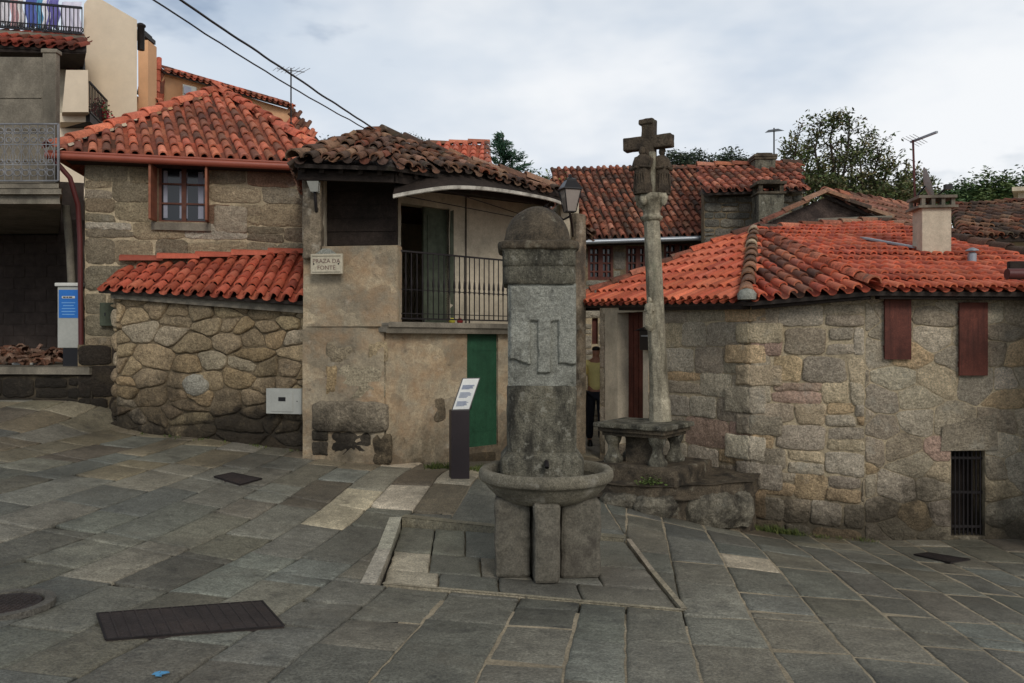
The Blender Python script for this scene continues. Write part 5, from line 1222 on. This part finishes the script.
# orange roof peeping over the mossy roof
rr_ = root('tiled_house', (-1,24,GL), 'house showing only its bright orange tiled roof behind the mossy roof', 'house')
mb = MB(); tile_face(mb, [T(430,172,21), T(488,172,21), T(486,145,23), T(430,147,23)], .25,.38, TILE_ROW, over=0); rf = mb.build('roof', M['tile_new'], rr_)
mb = MB(); ridge(mb, T(430,146,23), T(487,144,23), .12, .4, TILE_DARK+TILE_OLD, lift=.02); ridge(mb, T(488,172,20.9), T(486,145,23), .12, .4, TILE_DARK, lift=.02); mb.build('ridge_tiles', M['tile'], rf)
mb = MB(); mb.prism([T(428,210,21.2), T(428,174,21.2), T(488,174,21.2), T(488,210,21.2)], (0,4,0)); mb.build('wall', M['pale_plaster'], rr_)

# ================================================================ REAR HOUSES, CENTRE
r1 = root('old_house', (3.2,22,-2), 'house with a wide old tiled roof and brown lattice windows behind the stone cross', 'house')
wr1 = Wall((X(560,20.6),20.6), (X(706,20.9),20.9), -2.2, Z(236,20.6))
ws = [wr1.rect(588,246,613,280), wr1.rect(626,246,650,280), wr1.rect(664,243,690,280)]
mb = MB(); wr1.back(mb, ws, .3); wr1.stones(mb, coursed(wr1.w, wr1.h, (.4,.5), (.6,1.)), [lin(150,144,128), lin(138,134,120), lin(128,122,110)], ws, (.01,.02), .02, .1, seed=20); mb.build('wall', [M['mortar_dark'], M['stone']], r1)
for w_ in ws:
    mb = MB(); f_ = lambda a, b, c, d, d0=.0: mb.prism([wr1.pt(a,b,d0), wr1.pt(c,b,d0), wr1.pt(c,d,d0), wr1.pt(a,d,d0)], wr1.N*-.06)
    f_(w_[0],w_[1],w_[0]+.06,w_[3]); f_(w_[2]-.06,w_[1],w_[2],w_[3]); f_(w_[0]+.06,w_[1],w_[2]-.06,w_[1]+.08); f_(w_[0]+.06,w_[3]-.06,w_[2]-.06,w_[3]); m_ = (w_[0]+w_[2])/2; f_(m_-.06,w_[1]+.08,m_+.06,w_[3]-.06,.01)
    for k in range(1,4): v = w_[1]+(w_[3]-w_[1])*k/4; f_(w_[0]+.06,v-.02,w_[2]-.06,v+.02,-.008)
    for u in ((w_[0]+m_)/2,(w_[2]+m_)/2): f_(u-.02,w_[1]+.08,u+.02,w_[3]-.06,-.012)
    wf = mb.build('window', M['wood_red'], r1)
    mb = MB(); mb.prism([wr1.pt(w_[0],w_[1],-.09), wr1.pt(w_[2],w_[1],-.09), wr1.pt(w_[2],w_[3],-.09), wr1.pt(w_[0],w_[3],-.09)], wr1.N*-.02); mb.build('pane', M['glass'], wf)
mb = MB(); tile_face(mb, [T(552,239,20.2), T(706,235,20.5), T(702,170,24.3), T(552,174,24.3)], .195,.33, TILE_R1, over=.06, jt=.02, sag=.06); rf = mb.build('roof', M['tile_old'], r1)
mb = MB(); ridge(mb, T(552,174,24.3), T(702,170,24.3), .13,.42, TILE_R1, lift=.02); ridge(mb, T(706,235,20.5), T(702,170,24.3), .13,.42, TILE_R1, lift=.02); mb.build('ridge_tiles', M['tile_old'], rf)
mb = MB(); mb.tube([T(556,243,20.0), T(706,238,20.3)], .06, 10); mb.build('gutter', M['zinc'], r1)
mb = MB(); mb.beam(T(556,244,20.35), T(706,240,20.65), .4, .1); mb.build('eaves_board', M['wood_dark'], r1)
r2 = root('old_house', (5.8,21,-2), 'taller grey stone house with a narrow tiled roof, behind and right of the cross', 'house')
w_ = Wall((X(704,19.9),19.9), (X(803,19.9),19.9), -2.2, Z(190,19.9))
mb = MB(); w_.back(mb, (), .3); w_.stones(mb, coursed(w_.w, w_.h, (.16,.24), (.3,.6)), [lin(112,108,98), lin(100,98,90), lin(122,116,104)], (), (.01,.03), .012, .15, seed=21); mb.build('wall', [M['mortar_dark'], M['rubble']], r2)
mb = MB(); tile_face(mb, [T(703,193,19.5), T(807,189,19.5), T(799,165,21.7), T(697,168,21.7)], .2,.33, [lin(176,104,80), lin(160,92,70), lin(140,84,66), lin(186,120,96), lin(110,76,62)], over=.05, jt=.02, sag=.04); rf = mb.build('roof', M['tile'], r2)
mb = MB(); ridge(mb, T(697,168,21.7), T(799,165,21.7), .13,.42, TILE_R1, lift=.02); mb.build('ridge_tiles', M['tile_old'], rf)
def chim(px0, px1, pt, pb, D, nm, par, m_):
    mb = MB(); w2 = (px1-px0)/820*D; c = T((px0+px1)/2, pt, D); zb = Z(pb, D); h = c.z-zb
    mb.box((c.x, c.y+w2*.4, (c.z-h*.28+zb)/2), (w2*.88, w2*.8, h*.72)); c_ = mb.build('chimney', m_, par, bevel=.01, rough=(3,.02,.15))
    mb = MB(); zc = c.z-h*.28; mb.box((c.x, c.y+w2*.4, zc+.02), (w2, w2*.92, .05)); mb.box((c.x, c.y+w2*.4, c.z-.04), (w2*1.02, w2*.94, .07)); mb.box((c.x, c.y+w2*.4, c.z+.02), (w2*.7, w2*.6, .06))
    for a in (-1,1):
        for b in (-1,1): mb.box((c.x+a*w2*.36, c.y+w2*.4+b*w2*.32, (zc+c.z)/2), (w2*.14, w2*.14, h*.26))
    mb.build('chimney_cap', M['granite_dark'], c_, bevel=.008, rough=(2,.02,.1))
chim(757,786,181,226,18.9,'chimney',r2,M['granite'])
chim(754,777,154,172,21.2,'chimney',r2,M['granite'])
# gabled stone house
gb = root('gabled_house', (6.5,17,-2), 'dark gabled stone house with a brown tiled slope rising behind the orange roof', 'house')
DP, CPT, AP = T(824,194,16), T(925,211,18.6), T(889,221,15.8)
nG = (CPT-DP).cross(AP-DP).normalized(); bx, by = X(990,15.4), 15.4; BP = Vector((bx, by, DP.z-(nG.x*(bx-DP.x)+nG.y*(by-DP.y))/nG.z))
mb = MB(); mb.prism([T(720,300,16.1), T(728,240,16.1), T(824,198,16.1), T(892,225,15.95), T(892,300,15.95)], (.3,.3,0)); mb.build('wall', mat('blackened_gable_stone', lin(92,78,70), grain=(8,.4), fine=(40,.3), blotch=(1.5,.4), bump=(12,.8,.05), stains=[(lin(50,42,40),1.6,.45,.62,.8),(lin(140,124,108),2.2,.62,.72,.6)]), gb)
mb = MB(); tile_face(mb, [AP, BP, CPT, DP], .19,.33, [lin(150,100,82), lin(136,92,74), lin(160,112,92), lin(120,88,72)], e=CPT-DP, over=.04, jt=.02); rf = mb.build('roof', M['tile_old'], gb)
mb = MB(); ridge(mb, T(722,246,15.9), DP+Vector((0,-.1,0)), .10,.4, TILE_OLD+TILE_DARK, lift=.0); ridge(mb, AP+Vector((0,-.1,0)), DP+Vector((0,-.1,0)), .09,.4, TILE_OLD, lift=.0); ridge(mb, DP, CPT, .1,.4, TILE_R1, lift=.02); mb.build('ridge_tiles', M['tile_old'], rf)
mb = MB(); mb.beam(T(816,222,15.5), T(890,219,15.4), .25, .1); mb.build('coping', M['concrete'], gb, bevel=.01)
# house at far right
fh = root('tiled_house', (11,18,-2), 'pale house with a dark mossy tiled roof at the far right beyond the white chimney', 'house')
mb = MB(); mb.prism([T(925,300,17.3), T(925,235,17.3), T(1100,238,17.3), T(1100,300,17.3)], (.5,3,0)); mb.build('wall', M['pale_plaster'], fh)
mb = MB(); tile_face(mb, [T(968,238,16.7), T(1090,234,16.7), T(1090,200,20), T(954,210,20)], .21,.34, TILE_OLD+[lin(96,80,68)], over=.05, jt=.03, sag=.07); rf = mb.build('roof', M['tile_old'], fh)
mb = MB(); ridge(mb, T(954,210,20), T(1090,200,20), .13,.42, TILE_OLD, lift=.02); ridge(mb, T(966,240,16.7), T(954,210,20), .13,.42, TILE_OLD, lift=.02); mb.build('ridge_tiles', M['tile_old'], rf)
mb = MB(); mb.beam(T(974,240,16.8), T(1090,237,16.8), .2, .12); mb.build('eaves_board', M['wood_dark'], fh)
mb = MB(); mb.prism([T(1012,191,24), T(1012,187,24), T(1080,183,24), T(1080,188,24)], (2,3,0)); mb.prism([T(1018,230,24.3), T(1018,190,24.3), T(1080,190,24.3), T(1080,230,24.3)], (2,3,0)); tag(mb.build('flat_roofed_house', M['pale_plaster']), 'corner of a pale flat roofed house at the right edge, above the mossy roof', 'house')
# light wall at the end of the alley with its dark slit window
al = root('alley_house', (2.0,18,-2), 'pale block wall with a narrow brown window at the end of the alley', 'house')
aw = Wall((X(570,18),18), (X(640,18),18), -2.2, .9); hz_ = aw.rect(592,318,598,344)
mb = MB(); aw.back(mb, [hz_], .3); aw.stones(mb, coursed(aw.w, aw.h, (.26,.32), (.4,.6)), [lin(172,162,144), lin(160,152,136)], [hz_], (.006,.012), .01, .05, seed=30); mb.build('wall', [M['mortar'], M['stone']], al)
mb = MB(); mb.prism([aw.pt(hz_[0],hz_[1],-.1), aw.pt(hz_[2],hz_[1],-.1), aw.pt(hz_[2],hz_[3],-.1), aw.pt(hz_[0],hz_[3],-.1)], aw.N*-.05); mb.build('window', M['wood_red'], al)

# ================================================================ PERSON
def skin(name, joints, bones, m, parent=None, sub=2):
    me = bpy.data.meshes.new(name); org = Vector(WORLD[parent.name]) if parent else Vector(joints[0][0])
    me.from_pydata([Vector(j[0])-org for j in joints], bones, []); me.materials.append(m)
    o = bpy.data.objects.new(name, me); COL.objects.link(o)
    if parent: o.parent = parent
    else: o.location = org
    WORLD[o.name] = tuple(org)
    sm = o.modifiers.new('skin','SKIN'); sm.use_smooth_shade = True
    for i, j in enumerate(joints): o.data.skin_vertices[0].data[i].radius = (j[1], j[2] if len(j) > 2 else j[1])
    o.data.skin_vertices[0].data[0].use_root = True
    s_ = o.modifiers.new('s','SUBSURF'); s_.levels = sub; s_.render_levels = sub
    return o
pz = -1.77; px_ = X(596,13.9); py_ = 13.9
def B(x, y, z): return (px_+x, py_+y, pz+z)
J = [(B(0,0,.93),.13,.10),(B(0,0,1.1),.12,.09),(B(0,0,1.3),.145,.10),(B(0,0,1.42),.10,.08),(B(0,.0,1.50),.052),(B(0,-.01,1.58),.072,.08),(B(0,-.01,1.67),.07,.085),
     (B(.09,0,.88),.085),(B(.10,-.02,.48),.055),(B(.10,.03,.09),.038),(B(.10,-.13,.03),.032),
     (B(-.09,0,.88),.085),(B(-.10,.06,.48),.055),(B(-.10,.12,.09),.038),(B(-.10,-.03,.03),.032),
     (B(.17,0,1.40),.055),(B(.22,.02,1.14),.042),(B(.22,-.08,.93),.03),(B(.22,-.11,.86),.028),
     (B(-.17,0,1.40),.055),(B(-.22,.02,1.14),.042),(B(-.21,-.09,.93),.03),(B(-.21,-.12,.86),.028)]
BN = [(0,1),(1,2),(2,3),(3,4),(4,5),(5,6),(0,7),(7,8),(8,9),(9,10),(0,11),(11,12),(12,13),(13,14),(3,15),(15,16),(16,17),(17,18),(3,19),(19,20),(20,21),(21,22)]
for sx, wi in ((1,18),(-1,22)):         # fingers and thumbs
    w0 = Vector(J[wi][0])-Vector((px_,py_,pz))
    for f in range(4):
        a = len(J); J += [(B(w0.x,w0.y-.02+f*.016,w0.z-.06),.009),(B(w0.x-sx*.008,w0.y-.025+f*.016,w0.z-.10+abs(f-1.5)*.006),.007)]; BN += [(wi,a),(a,a+1)]
    a = len(J); J += [(B(w0.x-sx*.01,w0.y-.045,w0.z-.04),.009)]; BN += [(wi,a)]
pe = skin('person', J, BN, M['skin'])
tag(pe, 'person in a yellow shirt and dark trousers half hidden in the narrow alley', 'person')
JS = [(B(0,0,.90),.155,.125),(B(0,0,1.1),.15,.12),(B(0,0,1.3),.17,.125),(B(0,0,1.42),.12,.10),(B(.17,0,1.41),.075),(B(.225,.02,1.16),.062),(B(-.17,0,1.41),.075),(B(-.225,.02,1.16),.062)]
skin('shirt', JS, [(0,1),(1,2),(2,3),(3,4),(4,5),(3,6),(6,7)], M['shirt'], pe)
JT = [(B(0,0,.94),.145,.115),(B(.09,0,.86),.105),(B(.10,-.02,.48),.08),(B(.10,.03,.10),.065),(B(-.09,0,.86),.105),(B(-.10,.06,.48),.08),(B(-.10,.12,.10),.065)]
skin('trousers', JT, [(0,1),(1,2),(2,3),(0,4),(4,5),(5,6)], M['trousers'], pe)
skin('hair', [(B(0,-.02,1.585),.08,.09),(B(0,-.015,1.70),.088,.098)], [(0,1)], M['hair'], pe)
for sx in (1,-1):
    mb = MB(); mb.rsq([(.045,0,.12),(.048,.03,.125),(.04,.07,.09),(.03,.1,.05)], B(sx*.10, (.0 if sx > 0 else .08)-.04, 0), 0, 20, pw=3); mb.build('shoe', M['black'], pe)

# ================================================================ PLANTS
def leaf(mb, p, s, c, flat=.4):
    u = Vector((R(-1,1),R(-1,1),R(-flat,flat))).normalized(); v = u.cross(Vector((R(-1,1),R(-1,1),1))).normalized()
    mb.add([p-u*s, p+v*s*.45, p+u*s, p-v*s*.45], [(0,1,2,3)], c)
def branch_tree(name, base, h, label, pal, seed, spread=.5, leafn=26, ls=.07, depth=5, fork=3, group=None, leafr=.32, r0=.14, first=.35, droop=0, start=1):
    random.seed(seed); t = root(name, base, label, 'tree', group); tb = MB(); lf = MB(); tips = []
    def grow(p, d, L, r, k):
        pts = [p]; dd = d.copy(); n = 4
        for i in range(n): dd = (dd+Vector((R(-1,1),R(-1,1),R(-.3,.6)-droop))*.16).normalized(); pts.append(pts[-1]+dd*L/n)
        tb.tube(pts, [r*(1-.38*i/n) for i in range(n+1)], 7 if k < 2 else 4, caps=False)
        if k >= depth: tips.append((pts[-1], dd)); return
        if k >= depth-1: tips.append((pts[2], dd))
        for q in range(fork if k else fork+1):
            i = random.choice([2,3,4,4]); a = Vector((R(-1,1),R(-1,1),R(-.4,.5))).normalized()
            grow(pts[i], (dd+a*spread*1.5).normalized(), L*R(.6,.85), r*.58*R(.8,1.1), k+1)
    grow(Vector(base), Vector((0,0,1)), h*first, r0, 0)
    for p, d in tips:
        cl = random.choice(pal)
        for _ in range(random.randint(leafn//4, leafn)):
            o = Vector((random.gauss(0,1),random.gauss(0,1),random.gauss(0,.9)))*leafr
            leaf(lf, p+o, ls*R(.6,1.3), jit(cl, .3, .08))
    tb.build('trunk', M['bark'], t); lf.build('crown', M['leaf'], t); random.seed(seed+100); return t
GRN = [lin(74,88,50), lin(92,100,60), lin(58,72,44), lin(84,92,62), lin(104,98,64)]
def blob_tree(name, base, label, lobes, pal, seed, n=2600, s=.2, kind_group=None):
    """crown of many leaf clumps spread through several uneven lobes: (centre, radii)"""
    random.seed(seed); t = root(name, base, label, 'tree', kind_group); tb = MB(); lf = MB(); base = Vector(base)
    tot = sum(r[0]*r[2] for _, r in lobes)
    c0 = sum((Vector(c) for c, _ in lobes), Vector())/len(lobes)
    tb.tube([base, base.lerp(c0,.5)+Vector((.2,0,0)), c0], [.28,.2,.1], 8)
    for c, r in lobes:
        c = Vector(c); tb.tube([base.lerp(c0,.55), base.lerp(c,.8), c], [.12,.07,.03], 6)
        m = int(n*r[0]*r[2]/tot); k = 0
        while k < m:
            cc = Vector((random.gauss(0,.55),random.gauss(0,.55),random.gauss(0,.5)))
            if cc.length > 1.15: continue
            p = c+Vector((cc.x*r[0], cc.y*r[1], cc.z*r[2]))
            if noise.noise(p*1.1/max(.4,r[2])+Vector((seed,0,0))) < -.22: k += 1; continue
            cl = random.choice(pal)
            for _ in range(7): leaf(lf, p+Vector((random.gauss(0,1),random.gauss(0,1),random.gauss(0,1)))*s*1.1, s*R(.5,1.1), jit(cl, .28, .06))
            k += 7
    tb.build('trunk', M['bark'], t); lf.build('crown', M['leaf'], t)
# the broad tree behind the gabled house
def P_tree(label, seed):
    random.seed(seed); D = 25; base = T(845,341.5+2*820/25,D); t = root('broadleaf_tree', base, label, 'tree'); tb = MB(); lf = MB()
    limbs = [((790,150),(776,180)),((800,130),(792,165)),((822,118),(815,150)),((835,114),(830,140)),((850,120),(848,150)),((868,133),(860,160)),((880,148),(875,170)),((805,160),(790,182)),((895,160),(885,178)),((915,172),(900,185)),((932,185),(915,192)),((842,150),(838,170)),((860,175),(862,190)),((785,172),(780,190)),((824,165),(822,185)),((878,182),(880,195)),((905,190),(902,200)),((812,142),(806,170)),((858,142),(852,168))]
    root_ = T(845,250,D); tb.tube([base, root_], [.35,.28], 8)
    pal = [lin(92,106,64), lin(108,116,72), lin(76,88,56), lin(122,114,80), lin(98,102,76)]
    for (a, b) in limbs:
        dy = R(-1.6,1.6); tip = T(a[0], a[1], D+dy); mid = T(b[0], b[1], D+dy*.6)
        j = root_.lerp(mid, R(.3,.6))+Vector((R(-.3,.3),R(-.3,.3),0))
        tb.tube([root_, j, mid, tip], [.10,.05,.03,.010], 6)
        for q in range(21):
            f = R(.05,1) ; s_ = mid.lerp(tip, f) if R(0,1) < .7 else j.lerp(mid, R(.4,1)); d = Vector((R(-1,1),R(-1,1),R(-.25,.9))).normalized()
            L = R(.25,.8)*(1.15-.6*f); e_ = s_+d*L; tb.tube([s_, s_.lerp(e_,.5)+Vector((R(-.05,.05),0,R(0,.06))), e_], [.016,.010,.005], 4, caps=False)
            cl = random.choice(pal)
            for k in range(random.randint(12,34)):
                p = s_.lerp(e_, R(.3,1.08))+Vector((random.gauss(0,.09),random.gauss(0,.12),random.gauss(0,.08))); leaf(lf, p, R(.04,.085), jit(cl,.3,.08), .8)
    for k in range(6500):               # denser low part
        x = R(782,935); f = (x-782)/153; top = 172+10*noise.noise(Vector((x*.06,1,0)))+18*f; y = top+abs(random.gauss(0,14))
        p = T(x, y, D+R(-1.5,1.5))
        if noise.noise(p*1.6) < -.08: continue
        cl = random.choice(pal)
        for _ in range(3): leaf(lf, p+Vector((random.gauss(0,.08),random.gauss(0,.1),random.gauss(0,.08))), R(.04,.09), jit(cl,.3,.08), .8)
    tb.build('trunk', M['bark'], t); lf.build('crown', M['leaf'], t)
P_tree('broad thin leaved tree with bare twigs at its top, behind the orange roof', 5)
# conifer
def conifer():
    random.seed(11); D = 27; base = T(508,341.5+2*820/27,D); t = root('conifer', base, 'dark green conifer with drooping side branches behind the mossy roof', 'tree'); tb = MB(); lf = MB()
    top = T(503,133,D); tb.tube([base, top], [.22,.02], 8); pal = [lin(56,88,70), lin(66,98,76), lin(46,74,60), lin(72,102,72)]
    for k in range(120):
        f = (k/120)**.9; z = top.z-.1-f*3.6; L = .16+f*1.9*R(.75,1.15); a = R(0, 2*PI); s_ = Vector((top.x+(base.x-top.x)*f*.3, D, z)); e_ = s_+Vector((math.cos(a)*L, math.sin(a)*L, L*R(.15,.5))); tb.tube([s_, e_], [.02,.006], 4, caps=False)
        for q in range(int(50+130*f)):
            g_ = R(.15,1)**.8; p = s_.lerp(e_, g_)+Vector((random.gauss(0,.06),random.gauss(0,.06),random.gauss(0,.05)-.03)); u = (e_-s_).normalized()+Vector((R(-.6,.6),R(-.6,.6),R(-.5,.3))); u = u.normalized()*R(.07,.14); v = u.orthogonal().normalized()*.028
            lf.add([p-v, p+u, p+v], [(0,1,2)], jit(random.choice(pal),.25))
    tb.build('trunk', M['bark'], t); lf.build('crown', M['leaf'], t)
conifer()
blob_tree('bush', T(545,260,24), 'low yellowish green bush between the conifer and the street lantern', [(T(540,183,24),(.8,.6,.25)), (T(552,185,24),(.5,.6,.25)), (T(525,181,24.5),(.5,.5,.2))], [lin(96,110,56), lin(110,120,60), lin(80,96,50)], 3, 1400, .07)
EUC = [lin(80,96,78), lin(94,106,88), lin(68,82,70), lin(104,112,96)]
blob_tree('eucalyptus', T(686,280,60), 'far round crowned tree just right of the cross head', [(T(680,160,60),(1.1,1,.6)), (T(692,158,60),(1.0,1,.5)), (T(672,158,60),(.6,1,.4)),(T(686,165,60),(1.2,1,.5))], EUC, 21, 2600, .16)
blob_tree('eucalyptus', T(725,280,60), 'far round crowned tree above the ridge of the grey stone house', [(T(716,163,60),(1.0,1,.5)), (T(730,158,60),(1.1,1,.5)), (T(742,163,60),(.7,1,.4)),(T(726,167,60),(1.4,1,.5))], EUC, 22, 2600, .16)
blob_tree('eucalyptus', T(325,260,60), 'far small dark tree top peeping between the pyramid roof and the mossy roof', [(T(318,146,60),(.6,.8,.5)), (T(328,145,60),(.7,.8,.45)),(T(322,152,60),(1.2,.8,.4))], EUC, 23, 900, .14)
blob_tree('eucalyptus', T(405,260,60), 'far dark tree top just above the apex of the mossy roof', [(T(406,141,60),(1.2,.8,.35)),(T(424,145,60),(.6,.8,.3))], EUC, 24, 800, .13)
RG = [lin(76,100,64), lin(88,112,72), lin(66,86,58), lin(104,120,74)]
for k, (px, py, rx, rz, lab) in enumerate([(942,204,1.0,.8,'low dark tree between the white chimney and the far right wood'),(958,203,1.2,.9,'second tree from the left in the far right wood, above the mossy roof'),(975,198,1.7,1.1,'rounded dark green tree in the middle of the far right wood'),(992,194,1.6,1.3,'tallest tree of the far right wood'),(1008,200,1.5,1.0,'yellow green tree above the mossy roof near the right edge'),(1026,192,1.6,1.2,'tree of the far right wood cut by the right edge')]):
    blob_tree('broadleaf_tree', T(px,280,45), lab, [(T(px-7,py,45),(rx*.7,1.2,rz)), (T(px+8,py+3,45),(rx*.7,1.2,rz*.8)), (T(px,py-4,45),(rx*.7,1.2,rz*.7)),(T(px,py+9,45),(rx*1.2,1.2,rz*.8))], [RG[k%4], RG[(k+1)%4]], 40+k, 3000, .15, 'trees of the far right wood')
# weeds along the walls
random.seed(99); mb = MB()
def tuft(x, y, n, h, sp):
    for _ in range(n):
        a = R(0,2*PI); r_ = abs(random.gauss(0,sp)); px2, py2 = x+math.cos(a)*r_, y+math.sin(a)*r_; z = gf((px2,py2)); L = h*R(.4,1.1); d = Vector((R(-.6,.6),R(-.6,.6),1)).normalized(); s_ = d.orthogonal().normalized()*.006
        p = Vector((px2,py2,z)); q = p+d*L*.6; e_ = q+(d+Vector((R(-.5,.5),R(-.5,.5),-.2)))*L*.4; c = jit(random.choice([lin(84,96,50), lin(98,104,56), lin(70,82,46)]),.25)
        mb.add([p-s_, p+s_, q+s_*.8, q-s_*.8, e_], [(0,1,2,3),(3,2,4)], c)
for k in range(26):
    px2 = R(418,500); D = 10.9+(px2-418)/82*.5; tuft(X(px2,D), D-R(.1,.4), 26, R(.05,.13), .07)
for k in range(16):
    px2 = R(752,800); D = 10.42-(px2-752)/115*.6; tuft(X(px2,D), D-.12, 30, R(.06,.14), .06)
for k in range(8): px2 = R(800,870); D = 10.42-(px2-752)/115*.55; tuft(X(px2,D), D-.12, 14, .06, .06)
for k in range(9): px2 = R(120,300); D = 12.1-(px2-117)/190*.72; tuft(X(px2,D), D-.12, 10, .04, .06)
tag(mb.build('weeds', M['grass']), 'weeds and grass tufts growing along the foot of the walls', 'weeds', kind='stuff')
mb = MB(); random.seed(3)
c = Vector((1.62,9.55,-1.66))
for _ in range(160): leaf(mb, c+Vector((random.gauss(0,.08),random.gauss(0,.05),abs(random.gauss(0,.04)))), R(.012,.03), jit(lin(84,100,50),.25))
tag(mb.build('weed_clump', M['grass']), 'small green weed clump growing on the step below the cross table', 'plant')
# ================================================================ CABLES
for (a, b, sag, r_, lab) in [((168,-2,8.2),(376,134,12.9),.12,.009,'lower sagging overhead cable reaching the mossy roof'),((182,-2,8.2),(382,134,12.9),.03,.013,'thicker upper overhead cable reaching the mossy roof')]:
    p, q = T(*a), T(*b); d = (q-p); p = p-d*.6; mb = MB(); n = 60
    mb.tube([p.lerp(q, k/n)-Vector((0,0,sag*4*(k/n)*(1-k/n)))+Vector((0,0,.012*noise.noise(Vector((k*.35,sag*9,0))))) for k in range(n+1)], r_, 6)
    tag(mb.build('overhead_cable', M['black']), lab, 'cable', 'overhead cables')
# ================================================================ CAMERA, LIGHT, SKY
cam = bpy.data.cameras.new('camera'); co = bpy.data.objects.new('camera', cam); COL.objects.link(co); S.camera = co
cam.sensor_width = 36; cam.lens = F*36/1024; co.rotation_euler = (PI/2, 0, 0); cam.clip_end = 3000; cam.clip_start = .05
EL_ = math.radians(34)     # sun veiled by cloud, high and from the right, slightly behind the viewer
sd = Vector((math.cos(EL_)*math.sin(math.radians(162)), math.cos(EL_)*math.cos(math.radians(162)), math.sin(EL_)))
sl_ = bpy.data.lights.new('sun', 'SUN'); so = bpy.data.objects.new('sun', sl_); COL.objects.link(so)
sl_.energy = 1.45; sl_.angle = math.radians(18); sl_.color = (1,.95,.88); so.rotation_euler = sd.to_track_quat('Z','Y').to_euler()
w = bpy.data.worlds.new('World'); S.world = w; w.use_nodes = True; nt = w.node_tree; L = nt.links; bg = nt.nodes['Background']
sky = nd(nt, 'ShaderNodeTexSky', sky_type='NISHITA'); sky.sun_disc = False; sky.sun_elevation = EL_; sky.sun_rotation = math.radians(162); sky.air_density = 1.0; sky.dust_density = 1.5
tc = nd(nt, 'ShaderNodeTexCoord')
mp = nd(nt, 'ShaderNodeMapping'); mp.inputs['Scale'].default_value = (1, 1, 2.2); mp.inputs['Location'].default_value = (3.1, .4, 1.7); L.new(tc.outputs['Generated'], mp.inputs[0])
def wn(scale, det, rg=.55):
    n = nd(nt, 'ShaderNodeTexNoise'); n.inputs['Scale'].default_value = scale; n.inputs['Detail'].default_value = det; n.inputs['Roughness'].default_value = rg; L.new(mp.outputs[0], n.inputs[0]); return n.outputs['Fac']
def rng(f, a, b, c, d):
    m = nd(nt, 'ShaderNodeMapRange', interpolation_type='SMOOTHSTEP'); m.inputs[1].default_value = a; m.inputs[2].default_value = b; m.inputs[3].default_value = c; m.inputs[4].default_value = d; L.new(f, m.inputs[0]); return m.outputs[0]
def mixc(f, a, b):
    m = nd(nt, 'ShaderNodeMix', data_type='RGBA')
    for s_, v in ((0,f),(6,a),(7,b)):
        if isinstance(v, tuple): m.inputs[s_].default_value = (*v, 1)
        elif isinstance(v, (int,float)): m.inputs[s_].default_value = v
        else: L.new(v, m.inputs[s_])
    return m.outputs[2]
# the cloud deck is thinner (brighter, whiter) towards the right of the view
sx = nd(nt, 'ShaderNodeSeparateXYZ'); L.new(tc.outputs['Generated'], sx.inputs[0])
side = nd(nt, 'ShaderNodeMath', operation='MULTIPLY_ADD'); L.new(sx.outputs[0], side.inputs[0]); side.inputs[1].default_value = .30; L.new(wn(2.0, 5), side.inputs[2])
K1 = SKYK
grey = mixc(rng(wn(2.4, 5), .35, .65, 0, 1), (.47*K1,.555*K1,.67*K1), (.60*K1,.665*K1,.745*K1))
cloud = mixc(rng(side.outputs[0], .36, .64, 0, 1), grey, (.82*K1,.84*K1,.865*K1))
thin = rng(wn(4.2, 5), .60, .74, 0, .55)
skc = mixc(thin, cloud, sky.outputs[0])
# the veil is brightest low down and dims towards the zenith, as under a layered deck
zf_ = rng(sx.outputs[2], .30, .85, 1.0, .42)
vm = nd(nt, 'ShaderNodeVectorMath', operation='SCALE'); L.new(skc, vm.inputs[0]); L.new(zf_, vm.inputs[3]); skc = vm.outputs[0]
L.new(skc, bg.inputs[0]); bg.inputs[1].default_value = .1
S.view_settings.view_transform = 'Standard'; S.view_settings.look = 'None'; S.view_settings.exposure = EXPO; S.view_settings.gamma = 1
S.cycles.use_denoising = True; S.cycles.max_bounces = 6
